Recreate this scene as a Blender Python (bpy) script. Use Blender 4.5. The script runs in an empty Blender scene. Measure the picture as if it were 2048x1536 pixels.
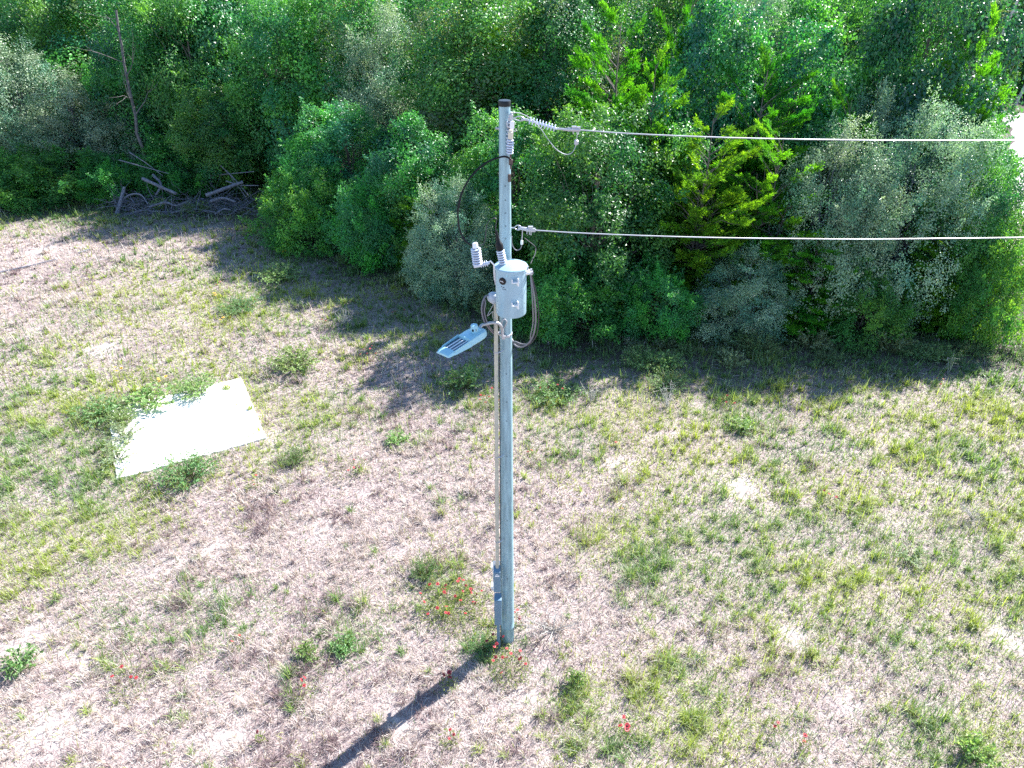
import bpy, math, random
import numpy as np
from mathutils import Vector, Matrix

# ------------------------------------------------------------------ camera, sky, sun, exposure
scene = bpy.context.scene
CAM_H, PITCH, FPX = 10.91, 32.0, 1420.0
cam_d = bpy.data.cameras.new('camera')
cam_d.sensor_width = 36.0
cam_d.lens = FPX / 2048 * 36.0
cam_d.clip_start, cam_d.clip_end = 0.1, 3000
cam = bpy.data.objects.new('camera', cam_d)
scene.collection.objects.link(cam)
cam.location = (0, 0, CAM_H)
cam.rotation_euler = (math.radians(90 - PITCH), 0, 0)
scene.camera = cam

SUN_EL, SUN_AZ = math.radians(40), math.radians(48.4)      # azimuth clockwise from +Y
world = bpy.data.worlds.new('World')
scene.world = world
world.use_nodes = True
wn = world.node_tree
sky = wn.nodes.new('ShaderNodeTexSky')
sky.sky_type = 'NISHITA'
sky.sun_disc = False
sky.dust_density, sky.ozone_density = 0.0, 4.0
sky.sun_elevation, sky.sun_rotation = SUN_EL, SUN_AZ
wn.links.new(sky.outputs[0], wn.nodes['Background'].inputs[0])
wn.nodes['Background'].inputs[1].default_value = 0.095
sun_d = bpy.data.lights.new('sun', 'SUN')
sun_d.energy, sun_d.angle, sun_d.color = 5.0, math.radians(0.53), (1.0, 0.97, 0.935)
sun = bpy.data.objects.new('sun', sun_d)
scene.collection.objects.link(sun)
sdir = Vector((math.sin(SUN_AZ) * math.cos(SUN_EL), math.cos(SUN_AZ) * math.cos(SUN_EL), math.sin(SUN_EL)))
sun.rotation_euler = sdir.to_track_quat('Z', 'Y').to_euler()
sun.location = sdir * 60
vs = scene.view_settings
vs.view_transform, vs.look, vs.gamma, vs.use_curve_mapping = 'Standard', 'None', 1.0, False
vs.exposure = 1.8
scene.cycles.use_denoising = False
scene.render.filter_size = 1.2
scene.cycles.max_bounces = 8
scene.cycles.transparent_max_bounces = 8

# ------------------------------------------------------------------ helpers
COL = scene.collection
PI = math.pi

def tag(o, label=None, cat=None, group=None, kind=None):
    if label: o['label'] = label
    if cat: o['category'] = cat
    if group: o['group'] = group
    if kind: o['kind'] = kind
    return o

def empty(name, loc, rz=0.0):
    o = bpy.data.objects.new(name, None)
    COL.objects.link(o)
    o.location = loc
    o.rotation_euler = (0, 0, rz)
    o.empty_display_size = 0.2
    return o

def ground(px, py, z=0.0):
    """The point of height z that stands at this place of the 2048 x 1536 photograph (survey of the site)."""
    t = math.radians(PITCH)
    a = t + math.atan((py - 768) / FPX)
    Y = (CAM_H - z) / math.tan(a)
    return (px - 1024) / FPX * (Y * math.cos(t) + (CAM_H - z) * math.sin(t)), Y

def onplane(px, py, Y):
    t = math.radians(PITCH)
    a = t + math.atan((py - 768) / FPX)
    z = CAM_H - Y * math.tan(a)
    return Vector(((px - 1024) / FPX * (Y * math.cos(t) + (CAM_H - z) * math.sin(t)), Y, z))

def np_mesh(name, V, F, col=None, smooth=False):
    """V (n,3); F list of (m,k) index arrays; col (n,4) point colours."""
    me = bpy.data.meshes.new(name)
    V = np.asarray(V, np.float32)
    me.vertices.add(len(V))
    me.vertices.foreach_set('co', V.ravel())
    loops = np.concatenate([f.ravel() for f in F]).astype(np.int32)
    tot = np.concatenate([np.full(len(f), f.shape[1], np.int32) for f in F])
    start = np.concatenate([[0], np.cumsum(tot)[:-1]]).astype(np.int32)
    me.loops.add(len(loops))
    me.loops.foreach_set('vertex_index', loops)
    me.polygons.add(len(tot))
    me.polygons.foreach_set('loop_start', start)
    me.polygons.foreach_set('loop_total', tot)
    me.polygons.foreach_set('use_smooth', np.full(len(tot), smooth, bool))
    if col is not None:
        at = me.attributes.new('Col', 'FLOAT_COLOR', 'POINT')
        at.data.foreach_set('color', np.asarray(col, np.float32).ravel())
    me.update(calc_edges=True)
    return me

def link(name, me, m, parent=None):
    o = bpy.data.objects.new(name, me)
    COL.objects.link(o)
    if m is not None and len(me.materials) == 0:
        me.materials.append(m)
    if parent is not None: o.parent = parent
    return o

def wloc(o):
    v = Vector((0, 0, 0))
    while o is not None:
        v += Vector(o.location); o = o.parent
    return v

class B:
    """Collects shapes in world coordinates and links them as one mesh."""
    def __init__(s): s.v, s.f, s.mi = [], [], []
    def add(s, v, f, m=0):
        n = len(s.v)
        s.v += [Vector(p) for p in v]
        s.f += [[i + n for i in q] for q in f]
        s.mi += [m] * len(f)
    def box(s, c, size, rot=None, m=0):
        c = Vector(c); R = rot or Matrix.Identity(3)
        h = [x / 2 for x in size]
        v = [c + R @ Vector((sx * h[0], sy * h[1], sz * h[2])) for sx in (-1, 1) for sy in (-1, 1) for sz in (-1, 1)]
        s.add(v, [(0, 1, 3, 2), (4, 6, 7, 5), (0, 4, 5, 1), (2, 3, 7, 6), (0, 2, 6, 4), (1, 5, 7, 3)], m)
    def lathe(s, o, axis, prof, n=24, m=0, cap=True):
        """prof: list of (distance along axis, radius)."""
        o, a = Vector(o), Vector(axis).normalized()
        u = a.orthogonal().normalized(); w = a.cross(u)
        v, f = [], []
        for t, r in prof:
            for k in range(n):
                q = 2 * PI * k / n
                v.append(o + a * t + (u * math.cos(q) + w * math.sin(q)) * r)
        for i in range(len(prof) - 1):
            for k in range(n):
                k2 = (k + 1) % n
                f.append((i * n + k, i * n + k2, (i + 1) * n + k2, (i + 1) * n + k))
        if cap:
            f.append(tuple(range(n - 1, -1, -1)))
            f.append(tuple((len(prof) - 1) * n + k for k in range(n)))
        s.add(v, f, m)
    def tube(s, pts, r, n=8, m=0, cap=True):
        pts = [Vector(p) for p in pts]
        rr = r if isinstance(r, (list, tuple)) else [r] * len(pts)
        v, f = [], []
        prev = None
        for i, p in enumerate(pts):
            a = (pts[min(i + 1, len(pts) - 1)] - pts[max(i - 1, 0)])
            if a.length < 1e-7: a = Vector((0, 0, 1))
            a.normalize()
            if prev is None: u = a.orthogonal().normalized()
            else:
                u = prev - a * prev.dot(a)
                u = u.normalized() if u.length > 1e-6 else a.orthogonal().normalized()
            prev = u
            w = a.cross(u)
            for k in range(n):
                q = 2 * PI * k / n
                v.append(p + (u * math.cos(q) + w * math.sin(q)) * rr[i])
        for i in range(len(pts) - 1):
            for k in range(n):
                k2 = (k + 1) % n
                f.append((i * n + k, i * n + k2, (i + 1) * n + k2, (i + 1) * n + k))
        if cap:
            f.append(tuple(range(n - 1, -1, -1)))
            f.append(tuple((len(pts) - 1) * n + k for k in range(n)))
        s.add(v, f, m)
    def prism(s, poly, off, m=0):
        """closed polygon (list of points) extruded by vector off."""
        n = len(poly); off = Vector(off)
        v = [Vector(p) for p in poly] + [Vector(p) + off for p in poly]
        f = [tuple(range(n - 1, -1, -1)), tuple(range(n, 2 * n))]
        f += [(i, (i + 1) % n, n + (i + 1) % n, n + i) for i in range(n)]
        s.add(v, f, m)
    def build(s, name, mats, parent=None, smooth=True, bevel=0.0, angle=35):
        me = bpy.data.meshes.new(name)
        off = wloc(parent) if parent is not None else Vector((0, 0, 0))
        me.from_pydata([tuple(p - off) for p in s.v], [], s.f)
        for m in (mats if isinstance(mats, (list, tuple)) else [mats]): me.materials.append(m)
        me.polygons.foreach_set('material_index', s.mi)
        import bmesh
        bm = bmesh.new(); bm.from_mesh(me)
        bmesh.ops.recalc_face_normals(bm, faces=bm.faces)
        bm.to_mesh(me); bm.free()
        if smooth:
            me.polygons.foreach_set('use_smooth', [True] * len(me.polygons))
            me.set_sharp_from_angle(angle=math.radians(angle))
        me.update()
        o = link(name, me, None, parent)
        if bevel:
            b = o.modifiers.new('bevel', 'BEVEL'); b.width = bevel; b.segments = 2; b.limit_method = 'ANGLE'
        return o

def spline(pts, n=10):
    """Catmull-Rom through the points."""
    P = [Vector(p) for p in pts]
    P = [P[0] * 2 - P[1]] + P + [P[-1] * 2 - P[-2]]
    out = []
    for i in range(1, len(P) - 2):
        for k in range(n):
            t = k / n
            a, b, c, d = P[i - 1], P[i], P[i + 1], P[i + 2]
            out.append(0.5 * (2 * b + (c - a) * t + (2 * a - 5 * b + 4 * c - d) * t * t + (3 * b - a - 3 * c + d) * t ** 3))
    out.append(P[-2])
    return out

def sheds(n, length, r_core, r_shed, t0=0.0):
    """profile of a ribbed insulator."""
    p = [(t0, r_core)]
    st = length / n
    for i in range(n):
        a = t0 + i * st
        p += [(a + st * .18, r_core), (a + st * .42, r_shed), (a + st * .56, r_shed * .97), (a + st * .72, r_core * 1.05)]
    p.append((t0 + length, r_core))
    return p

def ribbed(b, o, axis, n, length, r_core, r_shed, t0=0.0, th=.42, seg=24):
    """separate discs (slot 0) on a dark core (slot 1)."""
    st = length / n
    b.lathe(o, axis, [(t0, r_core), (t0 + length, r_core)], seg, 1)
    for i in range(n):
        a = t0 + i * st + st * (1 - th) * .5
        b.lathe(o, axis, [(a - st * .12, r_core * .99), (a, r_shed * .96), (a + st * th * .4, r_shed), (a + st * th * .8, r_shed * .92), (a + st * th, r_core * .99)], seg, 0, cap=False)

# ------------------------------------------------------------------ materials
def mat(name, base, rough=.5, metal=0.0, noise=0.0, scale=20.0, spec=.5, bump=0.0, bscale=60.0, detail=6.0, stretch=1.0):
    m = bpy.data.materials.new(name); m.use_nodes = True
    nt = m.node_tree; N, L = nt.nodes, nt.links
    b = N['Principled BSDF']
    b.inputs['Base Color'].default_value = (*base, 1)
    b.inputs['Roughness'].default_value = rough
    b.inputs['Metallic'].default_value = metal
    b.inputs['Specular IOR Level'].default_value = spec
    tc = N.new('ShaderNodeTexCoord')
    if noise:
        n = N.new('ShaderNodeTexNoise'); n.inputs['Scale'].default_value = scale; n.inputs['Detail'].default_value = detail
        mp = N.new('ShaderNodeMapping'); mp.inputs['Scale'].default_value = (1, 1, stretch)
        L.new(tc.outputs['Object'], mp.inputs['Vector']); L.new(mp.outputs[0], n.inputs['Vector'])
        r = N.new('ShaderNodeMapRange')
        r.inputs['From Min'].default_value, r.inputs['From Max'].default_value = .3, .7
        r.inputs['To Min'].default_value, r.inputs['To Max'].default_value = 1 - noise, 1 + noise
        L.new(n.outputs[0], r.inputs['Value'])
        mx = N.new('ShaderNodeMix'); mx.data_type = 'RGBA'; mx.blend_type = 'MULTIPLY'; mx.inputs['Factor'].default_value = 1
        mx.inputs['A'].default_value = (*base, 1)
        L.new(r.outputs[0], mx.inputs['B'])
        L.new(mx.outputs['Result'], b.inputs['Base Color'])
    if bump:
        n2 = N.new('ShaderNodeTexNoise'); n2.inputs['Scale'].default_value = bscale; n2.inputs['Detail'].default_value = 5
        L.new(tc.outputs['Object'], n2.inputs['Vector'])
        bp = N.new('ShaderNodeBump'); bp.inputs['Strength'].default_value = bump; bp.inputs['Distance'].default_value = .02
        L.new(n2.outputs[0], bp.inputs['Height']); L.new(bp.outputs[0], b.inputs['Normal'])
    return m

def leaf_mat(name, rough=.42, trans=.35, spec=.5, tint=(1.15, 1.1, .55), vary=True):
    m = bpy.data.materials.new(name); m.use_nodes = True
    nt = m.node_tree; N, L = nt.nodes, nt.links
    b = N['Principled BSDF']; out = N['Material Output']
    a = N.new('ShaderNodeAttribute'); a.attribute_name = 'Col'
    oi = N.new('ShaderNodeObjectInfo')
    hs = N.new('ShaderNodeHueSaturation')
    r1 = N.new('ShaderNodeMapRange'); r1.inputs['To Min'].default_value, r1.inputs['To Max'].default_value = .486, .532
    r2 = N.new('ShaderNodeMapRange'); r2.inputs['To Min'].default_value, r2.inputs['To Max'].default_value = .85, 1.3
    mlt = N.new('ShaderNodeMath'); mlt.operation = 'MULTIPLY'; mlt.inputs[1].default_value = 7.31
    fr = N.new('ShaderNodeMath'); fr.operation = 'FRACT'
    L.new(oi.outputs['Random'], r1.inputs['Value']); L.new(oi.outputs['Random'], mlt.inputs[0]); L.new(mlt.outputs[0], fr.inputs[0])
    L.new(fr.outputs[0], r2.inputs['Value'])
    if vary:
        L.new(r1.outputs[0], hs.inputs['Hue']); L.new(r2.outputs[0], hs.inputs['Value'])
    L.new(a.outputs['Color'], hs.inputs['Color'])
    L.new(hs.outputs[0], b.inputs['Base Color'])
    b.inputs['Roughness'].default_value = rough; b.inputs['Specular IOR Level'].default_value = spec
    t = N.new('ShaderNodeBsdfTranslucent')
    mx = N.new('ShaderNodeMix'); mx.data_type = 'RGBA'; mx.blend_type = 'MULTIPLY'; mx.inputs['Factor'].default_value = 1
    mx.inputs['B'].default_value = (*tint, 1)
    L.new(hs.outputs[0], mx.inputs['A']); L.new(mx.outputs['Result'], t.inputs['Color'])
    ms = N.new('ShaderNodeMixShader'); ms.inputs[0].default_value = trans
    L.new(b.outputs[0], ms.inputs[1]); L.new(t.outputs[0], ms.inputs[2]); L.new(ms.outputs[0], out.inputs['Surface'])
    return m

M = {}
M['oak_leaf'] = leaf_mat('oak_leaf', .42, .38, .7, (1.6, 1.35, .5))
M['vine_leaf'] = leaf_mat('vine_leaf', .40, .36, .8, (1.6, 1.35, .45))
M['grey_leaf'] = leaf_mat('grey_leaf', .44, .28, .8, (1.1, 1.2, .7))
M['cedar_leaf'] = leaf_mat('cedar_leaf', .65, .5, .3, (1.5, 1.3, .4))
M['bush_leaf'] = leaf_mat('bush_leaf', .48, .45, .6, (1.8, 1.35, .5))
M['straw'] = leaf_mat('straw', .6, .35, .3, (1.05, 1.0, .9), False)
M['green_blade'] = leaf_mat('green_blade', .5, .45, .4, (1.2, 1.2, .5), False)
M['weed_leaf'] = leaf_mat('weed_leaf', .5, .42, .5, (1.2, 1.2, .55))
M['bark'] = mat('bark', (.15, .125, .105), .9, noise=.45, scale=9, bump=.6, bscale=40)
M['grey_wood'] = mat('grey_wood', (.15, .15, .18), .85, noise=.5, scale=14, bump=.5, bscale=60)
M['grey_bark'] = mat('grey_bark', (.105, .10, .10), .9, noise=.4, scale=8, bump=.5)
M['pale_bark'] = mat('pale_bark', (.45, .42, .38), .8, noise=.3, scale=6, bump=.4)
M['galvanised'] = mat('galvanised', (.27, .41, .46), .45, .2, noise=.22, scale=26, detail=5, stretch=.12, bump=.05, bscale=150)
M['hole'] = mat('hole', (.01, .01, .012), .9)
M['black_cap'] = mat('black_cap', (.006, .006, .008), .4, spec=.3)
M['tank_paint'] = mat('tank_paint', (.30, .44, .51), .32, 0, noise=.10, scale=9, stretch=.25)
M['white_steel'] = mat('white_steel', (.80, .80, .79), .4)
M['grey_polymer'] = mat('grey_polymer', (.44, .48, .53), .45, noise=.05, scale=30)
M['pale_polymer'] = mat('pale_polymer', (.56, .61, .70), .4)
M['shed_core'] = mat('shed_core', (.045, .05, .075), .6, spec=.2)
M['fuse_tube'] = mat('fuse_tube', (.58, .55, .45), .5)
M['black_rubber'] = mat('black_rubber', (.005, .005, .007), .55, spec=.25)
M['aluminium'] = mat('aluminium', (.42, .43, .46), .42, .5, noise=.12, scale=70)
M['grey_cable'] = mat('grey_cable', (.17, .16, .18), .5)
M['dark_cable'] = mat('dark_cable', (.025, .022, .035), .5)
M['copper'] = mat('copper', (.10, .07, .06), .6, .3, noise=.3, scale=90)
M['conduit'] = mat('conduit', (.46, .44, .36), .5, .15, noise=.1, scale=15)
M['box_paint'] = mat('box_paint', (.125, .215, .29), .45, 0, noise=.06, scale=9)
M['sticker_white'] = mat('sticker_white', (.75, .75, .75), .5)
M['sticker_red'] = mat('sticker_red', (.55, .22, .18), .5)
M['lamp_paint'] = mat('lamp_paint', (.31, .56, .64), .3, noise=.04, scale=8)
M['lamp_recess'] = mat('lamp_recess', (.05, .10, .13), .3)
M['rust'] = mat('rust', (.12, .06, .035), .9)
M['petal'] = mat('petal', (.40, .022, .03), .6)
M['petal_yellow'] = mat('petal_yellow', (.75, .45, .02), .6)
M['flower_eye'] = mat('flower_eye', (.09, .012, .015), .8)
M['concrete'] = mat('concrete', (.78, .76, .73), .85, noise=.07, scale=3, bump=.12, bscale=90)

# ------------------------------------------------------------------ value noise (numpy)
_rn = np.random.default_rng(11)
_tab = _rn.random((256, 256))
def vnoise(x, y, sc, seed=0):
    x = np.asarray(x) / sc + 31.7 * seed + 500; y = np.asarray(y) / sc + 17.3 * seed + 500
    xi, yi = np.floor(x).astype(int), np.floor(y).astype(int)
    fx, fy = x - xi, y - yi
    fx = fx * fx * (3 - 2 * fx); fy = fy * fy * (3 - 2 * fy)
    g = lambda a, b: _tab[a % 256, b % 256]
    return (g(xi, yi) * (1 - fx) + g(xi + 1, yi) * fx) * (1 - fy) + (g(xi, yi + 1) * (1 - fx) + g(xi + 1, yi + 1) * fx) * fy
def fnoise(x, y, sc, seed=0):
    return (vnoise(x, y, sc, seed) + .5 * vnoise(x, y, sc / 2.1, seed + 1) + .25 * vnoise(x, y, sc / 4.3, seed + 2)) / 1.75

# where the field is green: patches seen in the photograph (px, py, radius in m, strength)
PATCH = [(1500, 1010, 2.0, .9), (1720, 1080, 2.2, .9), (1620, 1160, 1.6, .6), (1900, 940, 2.2, .7), (1950, 1190, 1.6, 1.0), (1400, 1090, 1.4, .6), (1850, 1250, 1.2, .5),
         (300, 830, 2.4, .9), (90, 850, 2.6, .9), (380, 770, 1.6, .8), (150, 930, 1.6, .6), (60, 1060, 1.6, .7), (190, 1050, 1.2, .5), (480, 620, 2.4, .5), (560, 560, 2.0, .6),
         (340, 560, 2.4, .35), (240, 1240, .8, .25), (390, 1230, .8, .3), (700, 1290, .5, .3), (640, 1320, .4, .3), (1390, 1410, .9, .6), (1250, 1500, .7, .5), (1180, 1420, .6, .5), (1930, 1500, .8, .9),
         (900, 1190, .6, .45), (560, 890, 1.0, .5), (950, 770, 1.0, .8), (1180, 790, 2.2, .6), (1330, 790, 2.0, .5), (800, 650, 1.8, .6), (700, 560, 2.4, .6), (620, 830, 1.4, .4), (1240, 1080, .8, .5),
         (1520, 1200, 1.2, .4), (1980, 1040, 1.6, .6), (1470, 850, 1.0, .5), (1680, 900, 1.4, .4), (1960, 830, 1.6, .5), (60, 700, 2.0, .3), (230, 640, 2.0, .3), (980, 1290, .4, .9), (1120, 920, 1.2, .3)]
PATCH = [(*ground(a, b), r * 1.3, min(1, s * 1.35)) for a, b, r, s in PATCH]
BARE = [(1480, 975, .9), (1690, 1410, .5), (2020, 1275, .6), (420, 1090, .5), (330, 1130, .35), (70, 1245, .4), (30, 1310, .5), (150, 1320, .6), (100, 1470, 1.0), (1770, 890, .5), (1400, 775, .7), (1230, 930, .5), (1590, 1280, .5), (640, 1060, .5), (420, 1180, .4), (1050, 1400, .5), (800, 1450, .5), (200, 700, 1.0), (450, 1470, .6), (90, 500, 1.2)]
BARE = [(*ground(a, b), r) for a, b, r in BARE]
def greenness(x, y):
    g = np.zeros_like(x)
    for a, b, r, s in PATCH:
        g = np.maximum(g, s * np.exp(-((x - a) ** 2 + ((y - b) * 1.1) ** 2) / (r * r)))
    n = fnoise(x, y, 1.3, 3)
    n2 = fnoise(x, y, .5, 8)
    return np.clip(g * (.45 + 1.2 * n) + .8 * np.clip(n - .60, 0, 1) + .5 * np.clip(n2 - .66, 0, 1) + .02, 0, 1)
def bareness(x, y):
    g = np.zeros_like(x)
    for a, b, r in BARE:
        g = np.maximum(g, np.exp(-((x - a) ** 2 + (y - b) ** 2) / (r * r * .4)))
    n = fnoise(x, y, .8, 21)
    return np.clip(g * .75 * (.35 + 1.3 * fnoise(x, y, .45, 25)) + 1.6 * np.clip(n - .62, 0, 1), 0, .8)

# wood line: ground this far back lies under the trees
def wood_line(x):
    return np.interp(x, [-26, -13, -9, -5, -1.5, 1.5, 4, 10, 16, 18.5, 20.5, 34], [34.5, 34.0, 30, 27, 24, 21, 20.2, 20.3, 20.6, 21.5, 31, 45])

# ------------------------------------------------------------------ ground, road, slab
def ground_material():
    m = bpy.data.materials.new('dry_soil'); m.use_nodes = True
    nt = m.node_tree; N, L = nt.nodes, nt.links
    b = N['Principled BSDF']; b.inputs['Roughness'].default_value = .95; b.inputs['Specular IOR Level'].default_value = .1
    tc = N.new('ShaderNodeTexCoord')
    def noise(sc, d=6):
        n = N.new('ShaderNodeTexNoise'); n.inputs['Scale'].default_value = sc; n.inputs['Detail'].default_value = d
        L.new(tc.outputs['Object'], n.inputs['Vector']); return n
    def ramp(n, *st):
        r = N.new('ShaderNodeValToRGB'); e = r.color_ramp.elements
        e[0].position, e[0].color = st[0][0], (*st[0][1], 1); e[1].position, e[1].color = st[1][0], (*st[1][1], 1)
        for p, c in st[2:]:
            q = e.new(p); q.color = (*c, 1)
        L.new(n.outputs[0], r.inputs[0]); return r
    big = ramp(noise(.9), (.35, (.21, .165, .155)), (.62, (.35, .285, .275)))
    fine = ramp(noise(30, 10), (.34, (.14, .11, .105)), (.56, (.33, .275, .265)), (.72, (.45, .40, .385)))
    mx = N.new('ShaderNodeMix'); mx.data_type = 'RGBA'; mx.inputs['Factor'].default_value = .6
    L.new(big.outputs[0], mx.inputs['A']); L.new(fine.outputs[0], mx.inputs['B'])
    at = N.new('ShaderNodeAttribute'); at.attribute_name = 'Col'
    sand = ramp(noise(7, 10), (.3, (.36, .31, .28)), (.65, (.52, .46, .43)))
    mb = N.new('ShaderNodeMix'); mb.data_type = 'RGBA'
    L.new(mx.outputs['Result'], mb.inputs['A']); L.new(sand.outputs[0], mb.inputs['B'])
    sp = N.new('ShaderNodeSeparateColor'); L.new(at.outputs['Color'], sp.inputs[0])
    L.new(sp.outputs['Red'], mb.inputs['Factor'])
    shade_soil = ramp(noise(9, 10), (.35, (.035, .03, .026)), (.68, (.10, .085, .07)))  # darker soil tone carrying the painted tree-line shade
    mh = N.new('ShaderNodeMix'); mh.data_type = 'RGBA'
    L.new(sp.outputs['Green'], mh.inputs['Factor']); L.new(mb.outputs['Result'], mh.inputs['A']); L.new(shade_soil.outputs[0], mh.inputs['B'])
    L.new(mh.outputs['Result'], b.inputs['Base Color'])
    bp = N.new('ShaderNodeBump'); bp.inputs['Strength'].default_value = .5; bp.inputs['Distance'].default_value = .05
    L.new(noise(14, 8).outputs[0], bp.inputs['Height']); L.new(bp.outputs[0], b.inputs['Normal'])
    return m
M['soil'] = ground_material()
def make_ground():
    xs = np.concatenate([[-1500, -500, -160, -70, -42], np.arange(-34, 34.1, .25), [42, 70, 160, 500, 1500]])
    ys = np.concatenate([[-200, -40, -8], np.arange(2, 40.1, .25), [50, 80, 200, 700, 2500]])
    X, Y = np.meshgrid(xs, ys)
    x, y = X.ravel(), Y.ravel()
    near = (np.abs(x) < 35) & (y > 1.9) & (y < 41)
    bare = np.where(near, bareness(x, y), 0)
    wood_shade = np.clip((y - wood_line(x) + 3.6 + 2.4 * (fnoise(x, y, 1.4, 70) - .5)) / 2.2, 0, .9)  # dark wood-floor soil carried onto the field edge to paint the tree shade
    nx = len(xs)
    i = (np.arange(len(ys) - 1)[:, None] * nx + np.arange(nx - 1)[None, :]).ravel()
    q = np.stack([i, i + 1, i + nx + 1, i + nx], 1)
    me = np_mesh('ground', np.stack([x, y, 0 * x], 1), [q], np.stack([bare, wood_shade, bare, 1 + 0 * bare], 1))
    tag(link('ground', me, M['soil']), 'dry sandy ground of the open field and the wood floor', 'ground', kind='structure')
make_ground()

M['gravel'] = mat('gravel', (.48, .46, .44), .95, noise=.25, scale=12, bump=.5, bscale=30)
ctr = spline([(21.5, 22, 0), (23.6, 27, 0), (26.2, 33, 0), (31.4, 42, 0), (35.4, 48.5, 0), (36.6, 53, 0), (33.5, 57, 0), (26, 59.5, 0), (10, 62, 0), (-20, 66, 0)], 14)
V, F = [], []
for i, p in enumerate(ctr):
    t = (ctr[min(i + 1, len(ctr) - 1)] - ctr[max(i - 1, 0)]).normalized()
    nrm = Vector((-t.y, t.x, 0))
    for s_ in (-1, 1):
        q = p + nrm * s_ * (2.0 + .14 * math.sin(i * .7 + s_)); V.append((q.x, q.y, .004))
    if i: F.append((2 * i - 2, 2 * i, 2 * i + 1, 2 * i - 1))
tag(link('gravel_road', np_mesh('gravel_road', V, [np.array(F)]), M['gravel']), 'pale gravel road passing behind the trees at the right edge', 'road', kind='structure')

# concrete slab
SL_A = np.array([-7.93, 17.74]); SL_U = np.array([-.88, -.475]); SL_W = np.array([.475, -.88]); SL_L, SL_H = 3.5, 3.38
rng0 = random.Random(5)
edge = []
def slab_pt(u, w): return SL_A + SL_U * u + SL_W * w
for i in range(25): edge.append(slab_pt(SL_L * i / 24, rng0.uniform(-.02, .02)))
for i in range(1, 20): edge.append(slab_pt(SL_L + rng0.uniform(-.03, .03), SL_H * i / 20))
for i in range(25): edge.append(slab_pt(SL_L * (1 - i / 24), SL_H + rng0.uniform(-.025, .025)))
for i in range(1, 20): edge.append(slab_pt(rng0.uniform(-.008, .008), SL_H * (1 - i / 20)))
bb = B(); bb.prism([(p[0], p[1], -.02) for p in edge], (0, 0, .075))
tag(bb.build('concrete_slab', M['concrete'], smooth=False, bevel=.012), 'bright white concrete slab lying in the grass among green weeds', 'slab')
def in_slab(x, y, margin=0.0):
    dx, dy = x - SL_A[0], y - SL_A[1]
    u = dx * SL_U[0] + dy * SL_U[1]; w = dx * SL_W[0] + dy * SL_W[1]
    return (u > margin) & (u < SL_L - margin) & (w > margin) & (w < SL_H - margin)

# ------------------------------------------------------------------ leaf and blade builders
def nrmz(a): return a / np.maximum(np.linalg.norm(a, axis=1, keepdims=True), 1e-9)
def runit(rng, n): return nrmz(rng.normal(size=(n, 3)))

def leaf_cards(pos, d, nrm, L, W, col):
    """one folded four-point leaf per row."""
    n = len(pos)
    d = nrmz(d); s = nrmz(np.cross(nrm, d)); nn = np.cross(d, s)
    L = np.broadcast_to(L, n)[:, None]; W = np.broadcast_to(W, n)[:, None]
    V = np.empty((n, 4, 3))
    V[:, 0] = pos
    V[:, 1] = pos + d * L * .45 + s * W * .5 + nn * W * .16
    V[:, 2] = pos + d * L - nn * L * .08
    V[:, 3] = pos + d * L * .45 - s * W * .5 + nn * W * .16
    C = np.repeat(col[:, None, :], 4, 1)
    return V.reshape(-1, 3), np.arange(n * 4).reshape(n, 4), C.reshape(-1, 4)

def leaf_colours(rng, n, pal, w, lo=.75, hi=1.25):
    pal = np.array(pal); k = rng.choice(len(pal), n, p=np.array(w) / np.sum(w))
    c = pal[k] * rng.uniform(lo, hi, (n, 1))
    return np.concatenate([c, np.ones((n, 1))], 1)

def blades(rng, x, y, L, W, lean, col, z0=0.0):
    n = len(x)
    az = rng.uniform(0, 2 * PI, n)
    h = np.stack([np.cos(az), np.sin(az), np.zeros(n)], 1)
    s = np.stack([-np.sin(az), np.cos(az), np.zeros(n)], 1)
    up = np.array([0, 0, 1.0])
    d1 = h * np.sin(lean * .7)[:, None] + up * np.cos(lean * .7)[:, None]
    l2 = np.minimum(lean * 1.35, 1.75)
    d2 = h * np.sin(l2)[:, None] + up * np.cos(l2)[:, None]
    p = np.stack([x, y, np.broadcast_to(z0, n)], 1)
    L = L[:, None]; W = W[:, None]
    m = p + d1 * L * .5; t = m + d2 * L * .5
    V = np.empty((n, 5, 3))
    V[:, 0] = p - s * W * .5; V[:, 1] = p + s * W * .5
    V[:, 2] = m + s * W * .4; V[:, 3] = m - s * W * .4; V[:, 4] = t
    V[:, :, 2] = np.maximum(V[:, :, 2], .006)
    base = np.arange(n)[:, None] * 5
    return V.reshape(-1, 3), base + np.array([[0, 1, 2, 3]]), base + np.array([[3, 2, 4]]), np.repeat(col[:, None, :], 5, 1).reshape(-1, 4)

def off_road(x, y):
    ok = np.ones(len(x), bool)
    for p in ctr:
        ok &= (x - p.x) ** 2 + (y - p.y) ** 2 > 1.85 ** 2
    return ok

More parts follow.
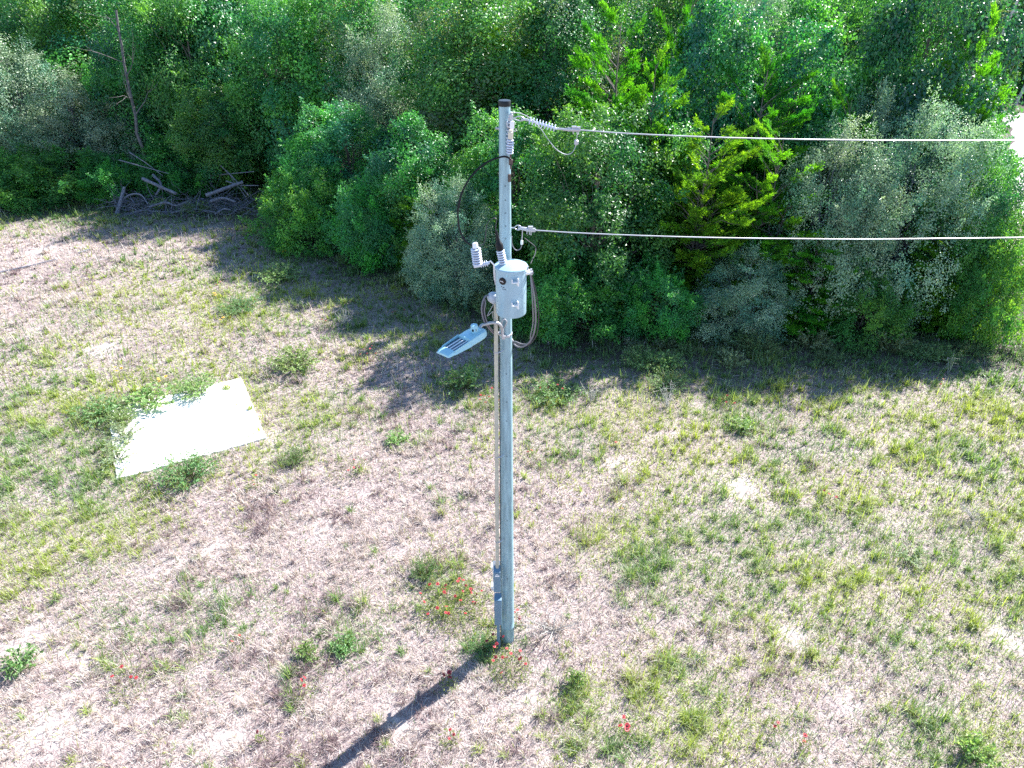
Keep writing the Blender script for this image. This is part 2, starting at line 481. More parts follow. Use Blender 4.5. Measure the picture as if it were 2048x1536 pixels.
# ------------------------------------------------------------------ grass
def make_grass():
    rng = np.random.default_rng(3)
    P = dict(straw=[], green=[])
    for y0, y1, tus, per, wid, fill in ((4.4, 8, 28, 34, .0075, 640), (8, 12, 26, 30, .0085, 560), (12, 17, 22, 24, .0110, 380), (17, 24, 16, 19, .0155, 250), (24, 38, 11, 15, .022, 140)):
        xm = .80 * (y1 * .848 + 5.8) + 4.0
        area = 2 * xm * (y1 - y0)
        # tussocks: blades fan out of a common root
        nc = int(area * tus)
        cx, cy = rng.uniform(-xm, xm, nc), rng.uniform(y0, y1, nc)
        patch = fnoise(cx, cy, .7, 14)
        keep = (cy < wood_line(cx) + 3.5) & (~(in_slab(cx, cy, .02) & (in_slab(cx, cy, .42) | (fnoise(cx, cy, .5, 60) < .50)))) & (np.hypot(cx + .09, cy - 8.6) > .15)
        keep &= off_road(cx, cy)
        keep &= rng.random(nc) > bareness(cx, cy) * .95
        keep &= rng.random(nc) < np.clip(.35 + 2.2 * (patch - .30), .15, 1)
        cx, cy = cx[keep], cy[keep]; nc = len(cx)
        g = greenness(cx, cy)
        edge = np.clip(1.2 - (wood_line(cx) - cy) / 5.5, 0, .9)
        g = np.clip(g + edge * .85, 0, 1)
        cgreen = rng.random(nc) < np.clip(g * 1.5, 0, .93)
        hump = np.clip((fnoise(cx, cy, .55, 30) - .30) * 2.2, .25, 1.25)
        csize = rng.uniform(.6, 1.35, nc) * (.45 + .75 * hump)
        cnt = np.maximum(6, per * rng.uniform(.5, 1.5, nc) * csize).astype(int)
        k = np.repeat(np.arange(nc), cnt)
        x = cx[k] + rng.normal(size=len(k)) * .035 * csize[k]; y = cy[k] + rng.normal(size=len(k)) * .035 * csize[k]
        Ls = rng.uniform(.10, .27, len(k)) * csize[k]
        lean = np.clip(rng.normal(.78, .36, len(k)), .03, 1.35)
        green = np.where(rng.random(len(k)) < .35 * np.clip(g[k] * 2, .2, 1), rng.random(len(k)) < g[k] * 1.2, cgreen[k])
        dk = fnoise(cx, cy, .8, 40) + rng.normal(size=nc) * .07
        dk = dk[k]
        # loose blades between
        nf = int(area * fill)
        fx, fy = rng.uniform(-xm, xm, nf), rng.uniform(y0, y1, nf)
        kf = off_road(fx, fy) & (fy < wood_line(fx) + 3.5) & (~in_slab(fx, fy, .0)) & (rng.random(nf) > bareness(fx, fy) * .8) & (np.hypot(fx + .09, fy - 8.6) > .13)
        fx, fy = fx[kf], fy[kf]; nf = len(fx)
        gf = np.clip(greenness(fx, fy) + np.clip(1.15 - (wood_line(fx) - fy) / 5.0, 0, .8) * .6, 0, 1)
        x = np.concatenate([x, fx]); y = np.concatenate([y, fy])
        tall = rng.random(nf) < .06
        Ls = np.concatenate([Ls, rng.uniform(.05, .16, nf) + tall * rng.uniform(.1, .3, nf)])
        lean = np.concatenate([lean, np.where(tall, .35, np.clip(rng.normal(1.05, .35, nf), .1, 1.5))])
        green = np.concatenate([green, rng.random(nf) < np.clip(gf * 1.7, 0, .95)])
        dk = np.concatenate([dk, fnoise(fx, fy, .8, 40)])
        n = len(x)
        W = wid * rng.uniform(.65, 1.4, n)
        pale = np.array([.62, .55, .49]); pink = np.array([.50, .38, .365]); grey = np.array([.56, .52, .51]); brown = np.array([.19, .135, .14]); gold = np.array([.46, .37, .24])
        r = rng.random((n, 1))
        c = np.where(r < .46, pale, np.where(r < .62, pink, np.where(r < .82, grey, np.where(r < .93, brown, gold))))
        c = np.where(rng.random((n, 1)) < np.clip((dk[:, None] - .56) * 5.0, 0, .75), brown * rng.uniform(.9, 1.7, (n, 1)), c)
        c = c * rng.uniform(.8, 1.2, (n, 1))
        s_ = ~green
        P['straw'].append(blades(rng, x[s_], y[s_], Ls[s_], W[s_], lean[s_], np.concatenate([c[s_], np.ones((s_.sum(), 1))], 1)))
        ng = green.sum()
        gg = fnoise(x[green], y[green], 1.6, 50)[:, None]
        yg = np.array([.33, .40, .09]); mg = np.array([.22, .33, .09]); bg = np.array([.14, .25, .095]); sage = np.array([.36, .40, .24])
        r = rng.random((ng, 1)) * .8 + (gg - .5) * 1.6 + .1
        shade_green = np.clip((y[green] - wood_line(x[green]) + 4.2) / 2.5, 0, 1)[:, None]  # blades shift to darker green near the trees, shade put into colour
        r = r - shade_green * .45
        c = np.where(r < .2, bg, np.where(r < .42, mg, np.where(r < .62, sage, yg))) * rng.uniform(.75, 1.25, (ng, 1))
        P['green'].append(blades(rng, x[green], y[green], Ls[green] * 1.15, W[green] * 1.3, np.clip(lean[green] * .9, .05, 1.4), np.concatenate([c, np.ones((ng, 1))], 1)))
    for key, nm, mt, lb in (('straw', 'dry_grass', 'straw', 'thin dry straw-coloured grass over the whole field'), ('green', 'green_grass', 'green_blade', 'low green grass and ground weeds growing in patches over the field')):
        Vs, Qs, Ts, Cs, o = [], [], [], [], 0
        for v, q, t, c in P[key]:
            Vs.append(v); Qs.append(q + o); Ts.append(t + o); Cs.append(c); o += len(v)
        me = np_mesh(nm, np.concatenate(Vs), [np.concatenate(Qs), np.concatenate(Ts)], np.concatenate(Cs))
        tag(link(nm, me, M[mt]), lb, 'grass', kind='stuff')
        print(nm, o // 5)
make_grass()

def make_litter():
    """flat lying thatch and leaf litter."""
    rng = np.random.default_rng(8)
    Vs, Cs = [], []
    for y0, y1, dens, sc in ((4.6, 10, 420, 1.0), (10, 17, 260, 1.35), (17, 36, 110, 2.0)):
        xm = .80 * (y1 * .848 + 5.8) + 4
        n = int(2 * xm * (y1 - y0) * dens)
        x, y = rng.uniform(-xm, xm, n), rng.uniform(y0, y1, n)
        k = off_road(x, y) & (~in_slab(x, y, .0)) & (y < wood_line(x) + 4) & (rng.random(n) > .7 * bareness(x, y)) & (rng.random(n) > .75 * np.clip((y - wood_line(x) + 3.6) / 2.2, 0, 1))
        x, y = x[k], y[k]; n = len(x)
        pos = np.stack([x, y, rng.uniform(.008, .03, n)], 1)
        az = rng.uniform(0, 2 * PI, n)
        d = np.stack([np.cos(az), np.sin(az), rng.normal(0, .12, n)], 1)
        nr = nrmz(np.stack([rng.normal(0, .3, n), rng.normal(0, .3, n), np.ones(n)], 1))
        c = leaf_colours(rng, n, [(.60, .53, .46), (.42, .32, .29), (.17, .13, .12), (.55, .51, .49)], [.42, .25, .13, .2])
        v, q, cc = leaf_cards(pos, d, nr, rng.uniform(.08, .28, n) * sc ** .5, rng.uniform(.005, .010, n) * sc, c)
        Vs.append(v); Cs.append(cc)
    V = np.concatenate(Vs)
    me = np_mesh('thatch', V, [np.arange(len(V)).reshape(-1, 4)], np.concatenate(Cs))
    tag(link('thatch', me, M['straw']), 'flat dead straw and leaf litter lying on the soil', 'litter', kind='stuff')
make_litter()

# ------------------------------------------------------------------ trees
def tubes_np(paths, n=6):
    """paths: list of (pts (k,3), radii (k,)). returns verts, quads."""
    Vs, Qs, o = [], [], 0
    for P_, R_ in paths:
        P_ = np.asarray(P_, float); R_ = np.asarray(R_, float)
        k = len(P_)
        T = np.gradient(P_, axis=0); T = nrmz(T)
        ref = np.where(np.abs(T[:, 2:3]) > .9, np.array([[1., 0, 0]]), np.array([[0, 0, 1.]]))
        u = nrmz(np.cross(T, ref)); w = np.cross(T, u)
        a = np.arange(n) * 2 * PI / n
        V = P_[:, None, :] + (u[:, None, :] * np.cos(a)[None, :, None] + w[:, None, :] * np.sin(a)[None, :, None]) * R_[:, None, None]
        Vs.append(V.reshape(-1, 3))
        i = np.arange(k - 1)[:, None] * n; j = np.arange(n)[None, :]; j2 = (j + 1) % n
        Qs.append(np.stack([i + j, i + j2, i + n + j2, i + n + j], -1).reshape(-1, 4) + o)
        o += k * n
    return np.concatenate(Vs), np.concatenate(Qs)

def limb(rng, a, b, r0, r1, k=6, wob=.12, sag=0.0):
    t = np.linspace(0, 1, k)[:, None]
    p = a + (b - a) * t
    ln = np.linalg.norm(b - a)
    off = np.cumsum(rng.normal(size=(k, 3)), 0) * wob * ln / k
    off = off - off[0] - (off[-1] - off[0]) * t
    p = p + off
    p[:, 2] += 4 * sag * (t * (1 - t))[:, 0]
    return p, r0 + (r1 - r0) * t[:, 0]

def broad_tree(seed, H, R, lobes, ncl, per, rc, L, W, pal, pw, trunk_r=.12, twigs=60, up=.5, bare=.0, droop=.25, spread=.8, shell=.6, shoots=110):
    """lobes: (x, y, z, rx, ry, rz) fractions of R (x, y) and H (z). returns crown mesh, wood mesh."""
    rng = np.random.default_rng(seed)
    lb = np.array(lobes, float); lb[:, [0, 1, 3, 4]] *= R; lb[:, [2, 5]] *= H
    w = (lb[:, 3] * lb[:, 4] + lb[:, 3] * lb[:, 5]); w /= w.sum()
    C, O = [], []
    while len(C) < ncl:
        l = lb[rng.choice(len(lb), p=w)]
        d = rng.normal(size=3); d /= np.linalg.norm(d)
        f = .62 + .42 * rng.random() ** .7
        c = l[:3] + d * l[3:] * f
        if c[2] < .12 + bare * H: continue
        # keep mostly the outer skin of the union
        ins = (((c - lb[:, :3]) / lb[:, 3:]) ** 2).sum(1).min()
        if ins < .30: continue
        C.append(c); O.append(nrm1(d / l[3:]))
    C, O = np.array(C), np.array(O)
    rcl = rc * rng.uniform(.55, 1.35, ncl)
    cnt = np.maximum(8, (per * (rcl / rc) ** 1.6 * rng.uniform(.5, 1.4, ncl))).astype(int)
    k = np.repeat(np.arange(ncl), cnt); n = len(k)
    # each clump is a fan of twigs pointing outward: leaves strung along them
    ntw = 7
    td = O[:, None, :] * .9 + rng.normal(size=(ncl, ntw, 3)) * spread + np.array([0, 0, .15])
    td /= np.linalg.norm(td, axis=2, keepdims=True)
    j = rng.integers(0, ntw, n)
    t = rng.random(n) ** .7
    pos = C[k] - O[k] * rcl[k][:, None] * .35 + td[k, j] * (t * rcl[k] * 1.35)[:, None] + rng.normal(size=(n, 3)) * (rcl[k] * .13)[:, None]
    pos[:, 2] -= (t * t) * rcl[k] * .3 * droop
    # most leaves sit on the outer, upper side of their clump, like shingles
    sh = rng.random(n) < shell
    hd = nrmz(O[k] * .55 + np.array([0, 0, .45]) + rng.normal(size=(n, 3)) * .62)
    pos = np.where(sh[:, None], C[k] + hd * (rcl[k] * rng.uniform(.55, 1.08, n))[:, None], pos)
    nr = np.where(sh[:, None], nrmz(hd + np.array([0, 0, .25]) + rng.normal(size=(n, 3)) * .42), nrmz(O[k] * .55 + np.array([0, 0, up]) + rng.normal(size=(n, 3)) * .65))
    d = nrmz(td[k, j] * .8 + rng.normal(size=(n, 3)) * .8 - np.array([0, 0, droop]))
    d = nrmz(d - nr * (d * nr).sum(1, keepdims=True))
    # loose shoots that break the outline
    si = rng.integers(0, ncl, shoots)
    sd = nrmz(O[si] + rng.normal(size=(shoots, 3)) * .55 + np.array([0, 0, .3])); sl = rng.uniform(.12, .34, shoots) * R
    ks = np.repeat(np.arange(shoots), 42); ns = len(ks); ts = rng.random(ns) ** .8
    ps = C[si][ks] + O[si][ks] * rcl[si][ks][:, None] * .5 + sd[ks] * (ts * sl[ks])[:, None] + rng.normal(size=(ns, 3)) * (.075 * (1.25 - ts))[:, None]
    nrs = nrmz(np.array([0, 0, .7]) + rng.normal(size=(ns, 3)) * .6); ds = nrmz(sd[ks] * .7 + rng.normal(size=(ns, 3)) * .7); ds = nrmz(ds - nrs * (ds * nrs).sum(1, keepdims=True) * .9)
    pos = np.concatenate([pos, ps]); nr = np.concatenate([nr, nrs]); d = np.concatenate([d, ds]); k = np.concatenate([k, si[ks]]); n = len(k)
    pal = np.array(pal); cc = rng.choice(len(pal), ncl, p=np.array(pw) / np.sum(pw))
    base = pal[cc] * rng.uniform(.78, 1.22, (ncl, 1))
    col = base[k] * rng.uniform(.75, 1.28, (n, 1))
    col = np.concatenate([col, np.ones((n, 1))], 1)
    ok = pos[:, 2] > .03
    v, q, cl = leaf_cards(pos[ok], d[ok], nr[ok], rng.uniform(.7, 1.2, ok.sum()) * L, rng.uniform(.75, 1.2, ok.sum()) * W, col[ok])
    crown = np_mesh('crown', v, [q], cl)
    # wood
    top = np.array([rng.normal(0, .12 * R), rng.normal(0, .12 * R), H * .78])
    paths = [limb(rng, np.array([0, 0, -.05]), top, trunk_r, trunk_r * .25, 9, .1)]
    tp = paths[0][0]
    for i in rng.choice(ncl, min(ncl, twigs), replace=False):
        zz = np.clip(C[i][2] * rng.uniform(.35, .8), .1, top[2])
        b0 = tp[np.argmin(np.abs(tp[:, 2] - zz))]
        r0 = trunk_r * rng.uniform(.12, .34)
        paths.append(limb(rng, b0, C[i] + O[i] * .1, r0, .004, 7, .22, -.03 * R))
    wv, wq = tubes_np(paths, 5)
    return crown, np_mesh('trunk', wv, [wq], smooth=True)

def nrm1(v): return v / max(np.linalg.norm(v), 1e-9)

def cedar_tree(seed, H, R, nbr, pal, pw, trunk_r=.13, bare=.03, per=24, L=.13, W=.03, shape=.8, leaders=1):
    """conifer with flat feathery sprays on drooping branches."""
    rng = np.random.default_rng(seed)
    stems = []
    for q in range(leaders):
        az = rng.uniform(0, 2 * PI); off = 0 if q == 0 else R * rng.uniform(.25, .5)
        hh = H * (1 if q == 0 else rng.uniform(.6, .9))
        stems.append(limb(rng, np.array([0, 0, -.05]), np.array([math.cos(az) * off, math.sin(az) * off, hh]), trunk_r * (1 if q == 0 else .6), .012, 10, .09))
    paths = list(stems)
    lump = rng.uniform(.6, 1.15, (7, 8))
    S, D, Np, Ln, Cb = [], [], [], [], []
    pal = np.array(pal)
    for b in range(nbr):
        f = bare + (1 - bare) * (1 - math.sqrt(rng.random()) * .999) if rng.random() < .75 else bare + (1 - bare) * rng.random()
        st = stems[rng.integers(0, leaders)]
        z = f * st[0][-1, 2] * .98
        prof = math.sqrt(max(.05, 1 - ((f - .38) / .66) ** 2)) if shape < .5 else (1 - f) ** shape
        az = rng.uniform(0, 2 * PI)
        r = R * (prof * rng.uniform(.5, 1.15) * lump[int(f * 6.99), int(az / (2 * PI) * 7.99)] + .07) * (1 if leaders == 1 else .8)
        i = np.argmin(np.abs(st[0][:, 2] - z)); base = st[0][i].copy(); base[2] = z
        lift = rng.uniform(-.08, .35) + .55 * f * f
        dirn = np.array([math.cos(az), math.sin(az), lift])
        tip = base + dirn * r
        pb = limb(rng, base, tip, .008 + .010 * r, .003, 6, .14, .06 * r)
        paths.append(pb)
        bc = pal[rng.choice(len(pal), p=np.array(pw) / np.sum(pw))] * rng.uniform(.8, 1.2)
        ns = int(5 + r * 10)
        for s in range(ns):
            t = 1 - .72 * rng.random() ** 1.5
            i = t * 5; i0 = min(int(i), 4)
            p = pb[0][i0] * (1 - (i - i0)) + pb[0][i0 + 1] * (i - i0)
            sa = rng.uniform(-1.0, 1.0)
            hd = np.array([math.cos(az + sa), math.sin(az + sa), lift + rng.normal(.08, .2)])
            S.append(p); D.append(nrm1(hd)); Ln.append(rng.uniform(.22, .52) * (.55 + .22 * r)); Cb.append(bc * rng.uniform(.85, 1.15))
            Np.append(nrm1(np.array([rng.normal(0, .35), rng.normal(0, .35), 1])))
    S, D, Np, Ln, Cb = map(np.array, (S, D, Np, Ln, Cb))
    m = len(S)
    side = nrmz(np.cross(Np, D))
    k = np.repeat(np.arange(m), per)
    n = len(k)
    t = rng.random(n) ** .8
    sg = rng.choice([-1., 1.], n)
    wd = (1 - t) * .55 + .08
    off = rng.random(n) * wd * .55
    pos = S[k] + D[k] * (t * Ln[k])[:, None] + side[k] * (sg * off * Ln[k])[:, None] + rng.normal(size=(n, 3)) * .018
    d = nrmz(D[k] + side[k] * (sg * rng.uniform(.25, .9, n))[:, None] + rng.normal(size=(n, 3)) * .22)
    nr = nrmz(Np[k] + rng.normal(size=(n, 3)) * .5)
    col = Cb[k] * rng.uniform(.75, 1.25, (n, 1))
    v, q, c = leaf_cards(pos, d, nr, rng.uniform(.6, 1.15, n) * L, rng.uniform(.8, 1.3, n) * W, np.concatenate([col, np.ones((n, 1))], 1))
    wv, wq = tubes_np(paths, 5)
    return np_mesh('crown', v, [q], c), np_mesh('trunk', wv, [wq], smooth=True)

OAK = [(.060, .235, .058), (.105, .32, .055), (.032, .18, .066)]
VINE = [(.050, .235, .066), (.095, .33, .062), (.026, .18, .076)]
GREY = [(.23, .34, .21), (.32, .41, .26), (.11, .25, .15)]
CED = [(.11, .28, .018), (.075, .23, .024), (.16, .34, .022)]
DCED = [(.080, .24, .035), (.050, .19, .045), (.14, .29, .022)]
BUSH = [(.070, .27, .050), (.048, .22, .056), (.115, .34, .05)]

LOBE_A = [(0, 0, .50, .85, .85, .42), (.45, .2, .38, .55, .6, .34), (-.5, -.1, .36, .55, .55, .32), (.05, -.5, .30, .6, .5, .28), (-.1, .4, .62, .5, .5, .32), (.1, 0, .80, .45, .45, .2)]
LOBE_B = [(-.1, 0, .55, .75, .8, .38), (.55, -.1, .5, .42, .5, .3), (-.55, .2, .30, .45, .5, .27), (.2, -.45, .28, .6, .5, .26), (.15, .1, .82, .38, .4, .17), (-.35, -.3, .66, .4, .4, .22)]
LOBE_LOW = [(0, 0, .38, .8, .8, .42), (.5, .1, .34, .5, .5, .36), (-.5, 0, .30, .5, .5, .32), (.1, -.5, .26, .55, .45, .3), (-.2, .35, .52, .5, .5, .40), (.25, -.1, .66, .4, .4, .28)]
LOBE_TALL = [(0, 0, .72, .75, .75, .26), (.35, .25, .55, .6, .5, .24), (-.4, -.2, .5, .55, .6, .25), (.15, -.4, .36, .6, .5, .22), (-.1, .1, .9, .45, .45, .11), (-.2, .3, .26, .6, .6, .2)]

PROTO = {}
def proto(key, kind, nm, crown_trunk, mleaf, mwood, H, R):
    c, w = crown_trunk
    c.materials.append(M[mleaf]); w.materials.append(M[mwood])
    PROTO.setdefault(key, []).append((nm, c, w, H, R))
for s, lo in ((1, LOBE_A), (2, LOBE_B), (3, LOBE_A)):
    proto('oak', 'tree', 'oak_tree', broad_tree(100 + s, 6, 2.3, lo, 135, 310, .64, .108, .060, OAK, [.45, .3, .25], .13, 60, shoots=210), 'oak_leaf', 'bark', 6, 2.3)
for s, lo in ((1, LOBE_A), (2, LOBE_B)):
    proto('vine', 'tree', 'vine_covered_tree', broad_tree(200 + s, 7, 2.4, lo, 140, 270, .68, .12, .09, VINE, [.4, .35, .25], .15, 50, .45, 0, .6, shell=.75), 'vine_leaf', 'bark', 7, 2.4)
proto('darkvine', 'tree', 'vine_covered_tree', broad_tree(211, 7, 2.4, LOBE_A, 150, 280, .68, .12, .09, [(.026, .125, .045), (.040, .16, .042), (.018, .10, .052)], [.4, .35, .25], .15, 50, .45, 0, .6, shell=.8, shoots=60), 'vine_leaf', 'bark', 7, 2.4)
for s, lo in ((1, LOBE_LOW), (2, LOBE_B), (3, LOBE_A)):
    proto('grey', 'shrub', 'grey_shrub', broad_tree(300 + s, 4.5, 2.0, lo, 290, 240, .42, .058, .032, GREY, [.4, .3, .3], .07, 110, .55, 0, .1, .6, shell=.3, shoots=260), 'grey_leaf', 'grey_wood', 4.5, 2.0)
proto('cedar', 'tree', 'cedar_tree', cedar_tree(401, 6, 2.4, 330, CED, [.5, .3, .2], shape=.38, leaders=4, trunk_r=.09), 'cedar_leaf', 'bark', 6, 2.2)
proto('cedar', 'tree', 'cedar_tree', cedar_tree(402, 6, 2.5, 300, CED, [.4, .45, .15], shape=.30, leaders=5, trunk_r=.09), 'cedar_leaf', 'bark', 6, 2.3)
proto('darkcedar', 'tree', 'cedar_tree', cedar_tree(403, 8, 2.4, 330, DCED, [.4, .4, .2], bare=.02, shape=.35, leaders=4), 'cedar_leaf', 'bark', 8, 2.2)
for s in (1, 2):
    proto('bush', 'bush', 'leafy_bush', broad_tree(500 + s, 2.6, 2.0, LOBE_LOW, 150, 150, .38, .10, .045, BUSH, [.4, .35, .25], .035, 70, .6, 0, .25, shell=.45, shoots=190), 'bush_leaf', 'bark', 2.6, 2.0)
for s, lo in ((1, LOBE_TALL), (2, LOBE_A)):
    proto('tall', 'tree', 'broadleaf_tree', broad_tree(600 + s, 9.5, 2.7, lo, 170, 240, .84, .13, .08, OAK + [(.12, .20, .09)], [.35, .25, .2, .2], .16, 60, shell=.7), 'oak_leaf', 'bark', 9.5, 2.7)

USED = set()
def plant(key, var, px, Y, top, width, rot, label, group=None, cat='tree', z=0.0, xw=None):
    """a tree whose stem stands at distance Y along the photograph's column px, `top` m high and `width` m wide."""
    nm, c, w, H, R = PROTO[key][var % len(PROTO[key])]
    t = math.radians(PITCH)
    x = xw if xw is not None else (px - 1024) / FPX * (Y * math.cos(t) + (CAM_H - top * .55) * math.sin(t))
    e = empty(nm, (x, Y, z), rot)
    e.scale = (width / 2 / R, width / 2 / R, top / H)
    tag(e, label, cat, group)
    o1 = bpy.data.objects.new('crown', c); o2 = bpy.data.objects.new('trunk', w)
    for o in (o1, o2):
        COL.objects.link(o); o.parent = e
    return e

plant('grey', 0, 905, 23.6, 4.3, 3.2, .4, 'silvery grey-green bushy shrub just left of the middle of the pole', cat='shrub')
plant('oak', 0, 1195, 22.4, 6.4, 4.7, 1.0, 'glossy broad-leaved tree right of the pole, crossed by the lower wire')
plant('bush', 0, 1130, 20.8, 2.6, 4.0, 2.0, 'dark leafy bush behind the hanging cable loops of the transformer', cat='bush')
plant('cedar', 0, 1400, 22.2, 6.4, 3.6, .3, 'bright yellow-green cedar between the two wires, nearest to the pole')
plant('cedar', 1, 1535, 22.4, 5.8, 3.4, 2.4, 'spreading yellow-green cedar with flat sprays crossed by the lower wire')
plant('grey', 1, 1660, 22.0, 6.0, 4.2, 1.7, 'grey-leaved shrub right of the cedars, below the lower wire', cat='shrub')
plant('grey', 2, 1830, 22.3, 6.3, 4.4, 4.1, 'widest grey-leaved shrub below the big dark vine-covered tree', cat='shrub')
plant('grey', 0, 1480, 20.9, 3.0, 3.4, 5.0, 'low dull green shrub at the foot of the cedars', cat='shrub')
plant('oak', 1, 1915, 22.0, 5.9, 3.4, 2.2, 'broad-leaved tree at the right end of the tree line beside the gravel')
plant('bush', 1, 1985, 20.5, 3.6, 2.9, 1.0, 'rightmost leafy bush at the foot of the tree line', cat='bush')
plant('bush', 0, 1730, 20.6, 2.2, 3.2, 4.0, 'low dark bush under the grey-leaved shrubs on the right', cat='bush')
plant('bush', 1, 1310, 20.7, 2.3, 3.0, 2.9, 'low dark bush at the foot of the glossy tree and the cedar', cat='bush')
plant('cedar', 0, 1225, 26.4, 8.6, 4.4, 3.3, 'tall bright yellow-green cedar rising right of the pole top')
plant('vine', 0, 1430, 27.4, 8.9, 4.4, 1.1, 'vine-covered tree with shining leaves between the tall cedar and the dark tree')
plant('vine', 1, 1580, 27.0, 8.7, 4.4, 2.7, 'vine-covered tree with shining leaves touching the big dark tree')
plant('cedar', 1, 1500, 25.2, 7.3, 3.8, .9, 'yellow-green cedar in front of the vine-covered trees, above the upper wire')
plant('darkvine', 0, 1830, 27.0, 10.3, 5.2, 4.4, 'big rounded dark vine-covered tree near the upper right corner')
plant('grey', 1, 1720, 25.0, 6.4, 3.6, 3.0, 'pale grey-leaved shrub under the upper wire, left of the dark tree', cat='shrub')
plant('vine', 1, 1330, 24.6, 6.9, 3.6, 5.2, 'leafy vine tree behind the glossy tree, above the upper wire')
plant('vine', 0, 1620, 24.5, 6.2, 3.6, .2, 'vine tree between the cedar sprays and the grey shrub under the upper wire')
plant('vine', 1, 1900, 24.8, 6.2, 3.6, 1.9, 'vine tree crossed by the upper wire near the right edge')
plant('tall', 0, 1110, 31.5, 8.7, 4.8, .5, 'tall tree directly behind the right side of the pole top')
plant('tall', 1, 930, 33.0, 9.3, 5.4, 1.2, 'tall dark green tree behind the left side of the pole top')
plant('oak', 2, 1020, 26.2, 5.8, 4.2, 3.2, 'dark shaded tree directly behind the upper pole')
plant('bush', 0, 860, 26.6, 3.8, 3.6, .8, 'dark shaded bush left of the silvery shrub', cat='bush')
plant('bush', 0, 610, 28.9, 2.9, 4.4, .1, 'bright green leafy bush right of the brush pile', cat='bush')
plant('bush', 1, 745, 26.9, 3.1, 3.8, 2.2, 'leafy bush at the field edge between the brush pile and the silvery shrub', cat='bush')
plant('oak', 2, 690, 31.8, 5.0, 4.8, 3.4, 'dark broad-leaved tree above the leafy bush left of the pole')
plant('oak', 0, 565, 37.2, 8.6, 5.6, 5.0, 'tall glossy tree standing behind the right end of the brush pile')
plant('grey', 2, 775, 36.2, 7.8, 5.2, 1.5, 'tall grey-green tree with a pale sunlit top, left of the pole top', cat='tree')
plant('oak', 1, 835, 27.6, 5.2, 4.0, .7, 'dark broad-leaved tree left of the black cable arc')
plant('oak', 1, 285, 39.5, 8.6, 5.0, 1.3, 'mid-green tree right behind the slim leaning trunk')
plant('grey', 0, 175, 38.5, 5.4, 6.4, 2.6, 'wide pale grey shrub left of the leaning bare trunk', cat='shrub')
plant('grey', 1, 40, 38.0, 6.6, 5.6, .6, 'grey shrub at the left edge of the picture', cat='shrub')
plant('bush', 1, 110, 35.2, 2.4, 6.0, 4.2, 'long low bush at the far left edge of the field', cat='bush')
plant('bush', 0, -5, 34.6, 2.2, 4.4, 1.5, 'low bush cut by the left edge of the picture', cat='bush')
plant('bush', 0, 215, 35.0, 2.0, 3.6, 2.8, 'low leafy bush left of the brush pile', cat='bush')
plant('bush', 1, 345, 36.2, 2.6, 5.0, 5.3, 'dark bush directly behind the brush pile', cat='bush')
plant('oak', 2, 445, 36.5, 5.0, 4.8, 3.9, 'shaded broad-leaved tree behind the right half of the brush pile')
plant('oak', 0, 380, 39.5, 9.0, 5.6, 2.0, 'tall tree right of the leaning bare trunk')
plant('oak', 1, 130, 43.5, 9.6, 6.4, 1.0, 'tall tree above the wide pale grey shrub')
plant('darkcedar', 0, 60, 41.5, 6.6, 4.6, .4, 'mid-green cedar in the upper left corner')
plant('vine', 1, 460, 41.0, 10.0, 6.0, 4.9, 'tall tree between the leaning trunk tree and the tall glossy tree')

for i, (px, Y, h, w, lb) in enumerate(((1290, 24.2, 7.6, 2.6, 'small cedar wedged between the glossy tree and the vine trees right of the pole'),
        (1660, 24.0, 6.6, 2.6, 'small cedar showing between vine leaves just above the upper wire'), (1900, 25.0, 8.6, 2.6, 'small cedar growing through the big dark vine-covered tree'),
        (1620, 20.9, 3.2, 2.8, 'low cedar among the grey shrubs below the lower wire'), (1900, 21.0, 3.6, 2.6, 'low cedar at the right end of the grey shrubs'),
        (1010, 32.0, 7.9, 3.0, 'cedar whose top shows above the pole cap'), (860, 25.4, 3.2, 2.4, 'low cedar in the dark gap left of the black cable'), (1360, 29.5, 9.4, 3.0, 'cedar top between the tall cedar and the vine trees'))):
    plant('cedar', i, px, Y, h, w, i * 1.7 + .5, lb)
plant('vine', 1, 1745, 27.5, 9.0, 3.6, 2.0, 'bright vine-covered tree on the left flank of the big dark tree')

# deep wood behind: rows nobody can tell apart
rngw = random.Random(77)
def road_clear(x, y):
    return all((p.x - x) ** 2 + (p.y - y) ** 2 > 4.6 ** 2 for p in ctr)
keys = [('tall', 0), ('tall', 1), ('oak', 0), ('oak', 1), ('oak', 2), ('vine', 0), ('tall', 0), ('vine', 1), ('grey', 2), ('tall', 1)]
for Y, x0, x1, st in ((33.5, -2.0, 17, 4.3), (38.5, -9, 24, 4.6), (44.5, -34, 27, 4.9), (51, -38, 28.5, 5.2), (58.5, -43, 20, 5.6), (70, -52, 58, 6.0), (80, -58, 64, 6.6)):
    x = x0 + rngw.uniform(0, 2)
    while x < x1:
        xx, yy = x + rngw.uniform(-.7, .7), Y + rngw.uniform(-1.8, 1.8)
        if road_clear(xx, yy) and not (Y < 60 and xx > .68 * (Y * .848 + 3) - 3.6):
            k, v = rngw.choice(keys)
            plant(k, v, 0, yy, rngw.uniform(8.6, 10.6), rngw.uniform(5.2, 6.8), rngw.uniform(0, 6.28), 'green tree deep in the wood behind the front trees', 'trees deep in the wood', xw=xx)
        x += st * rngw.uniform(.85, 1.15)
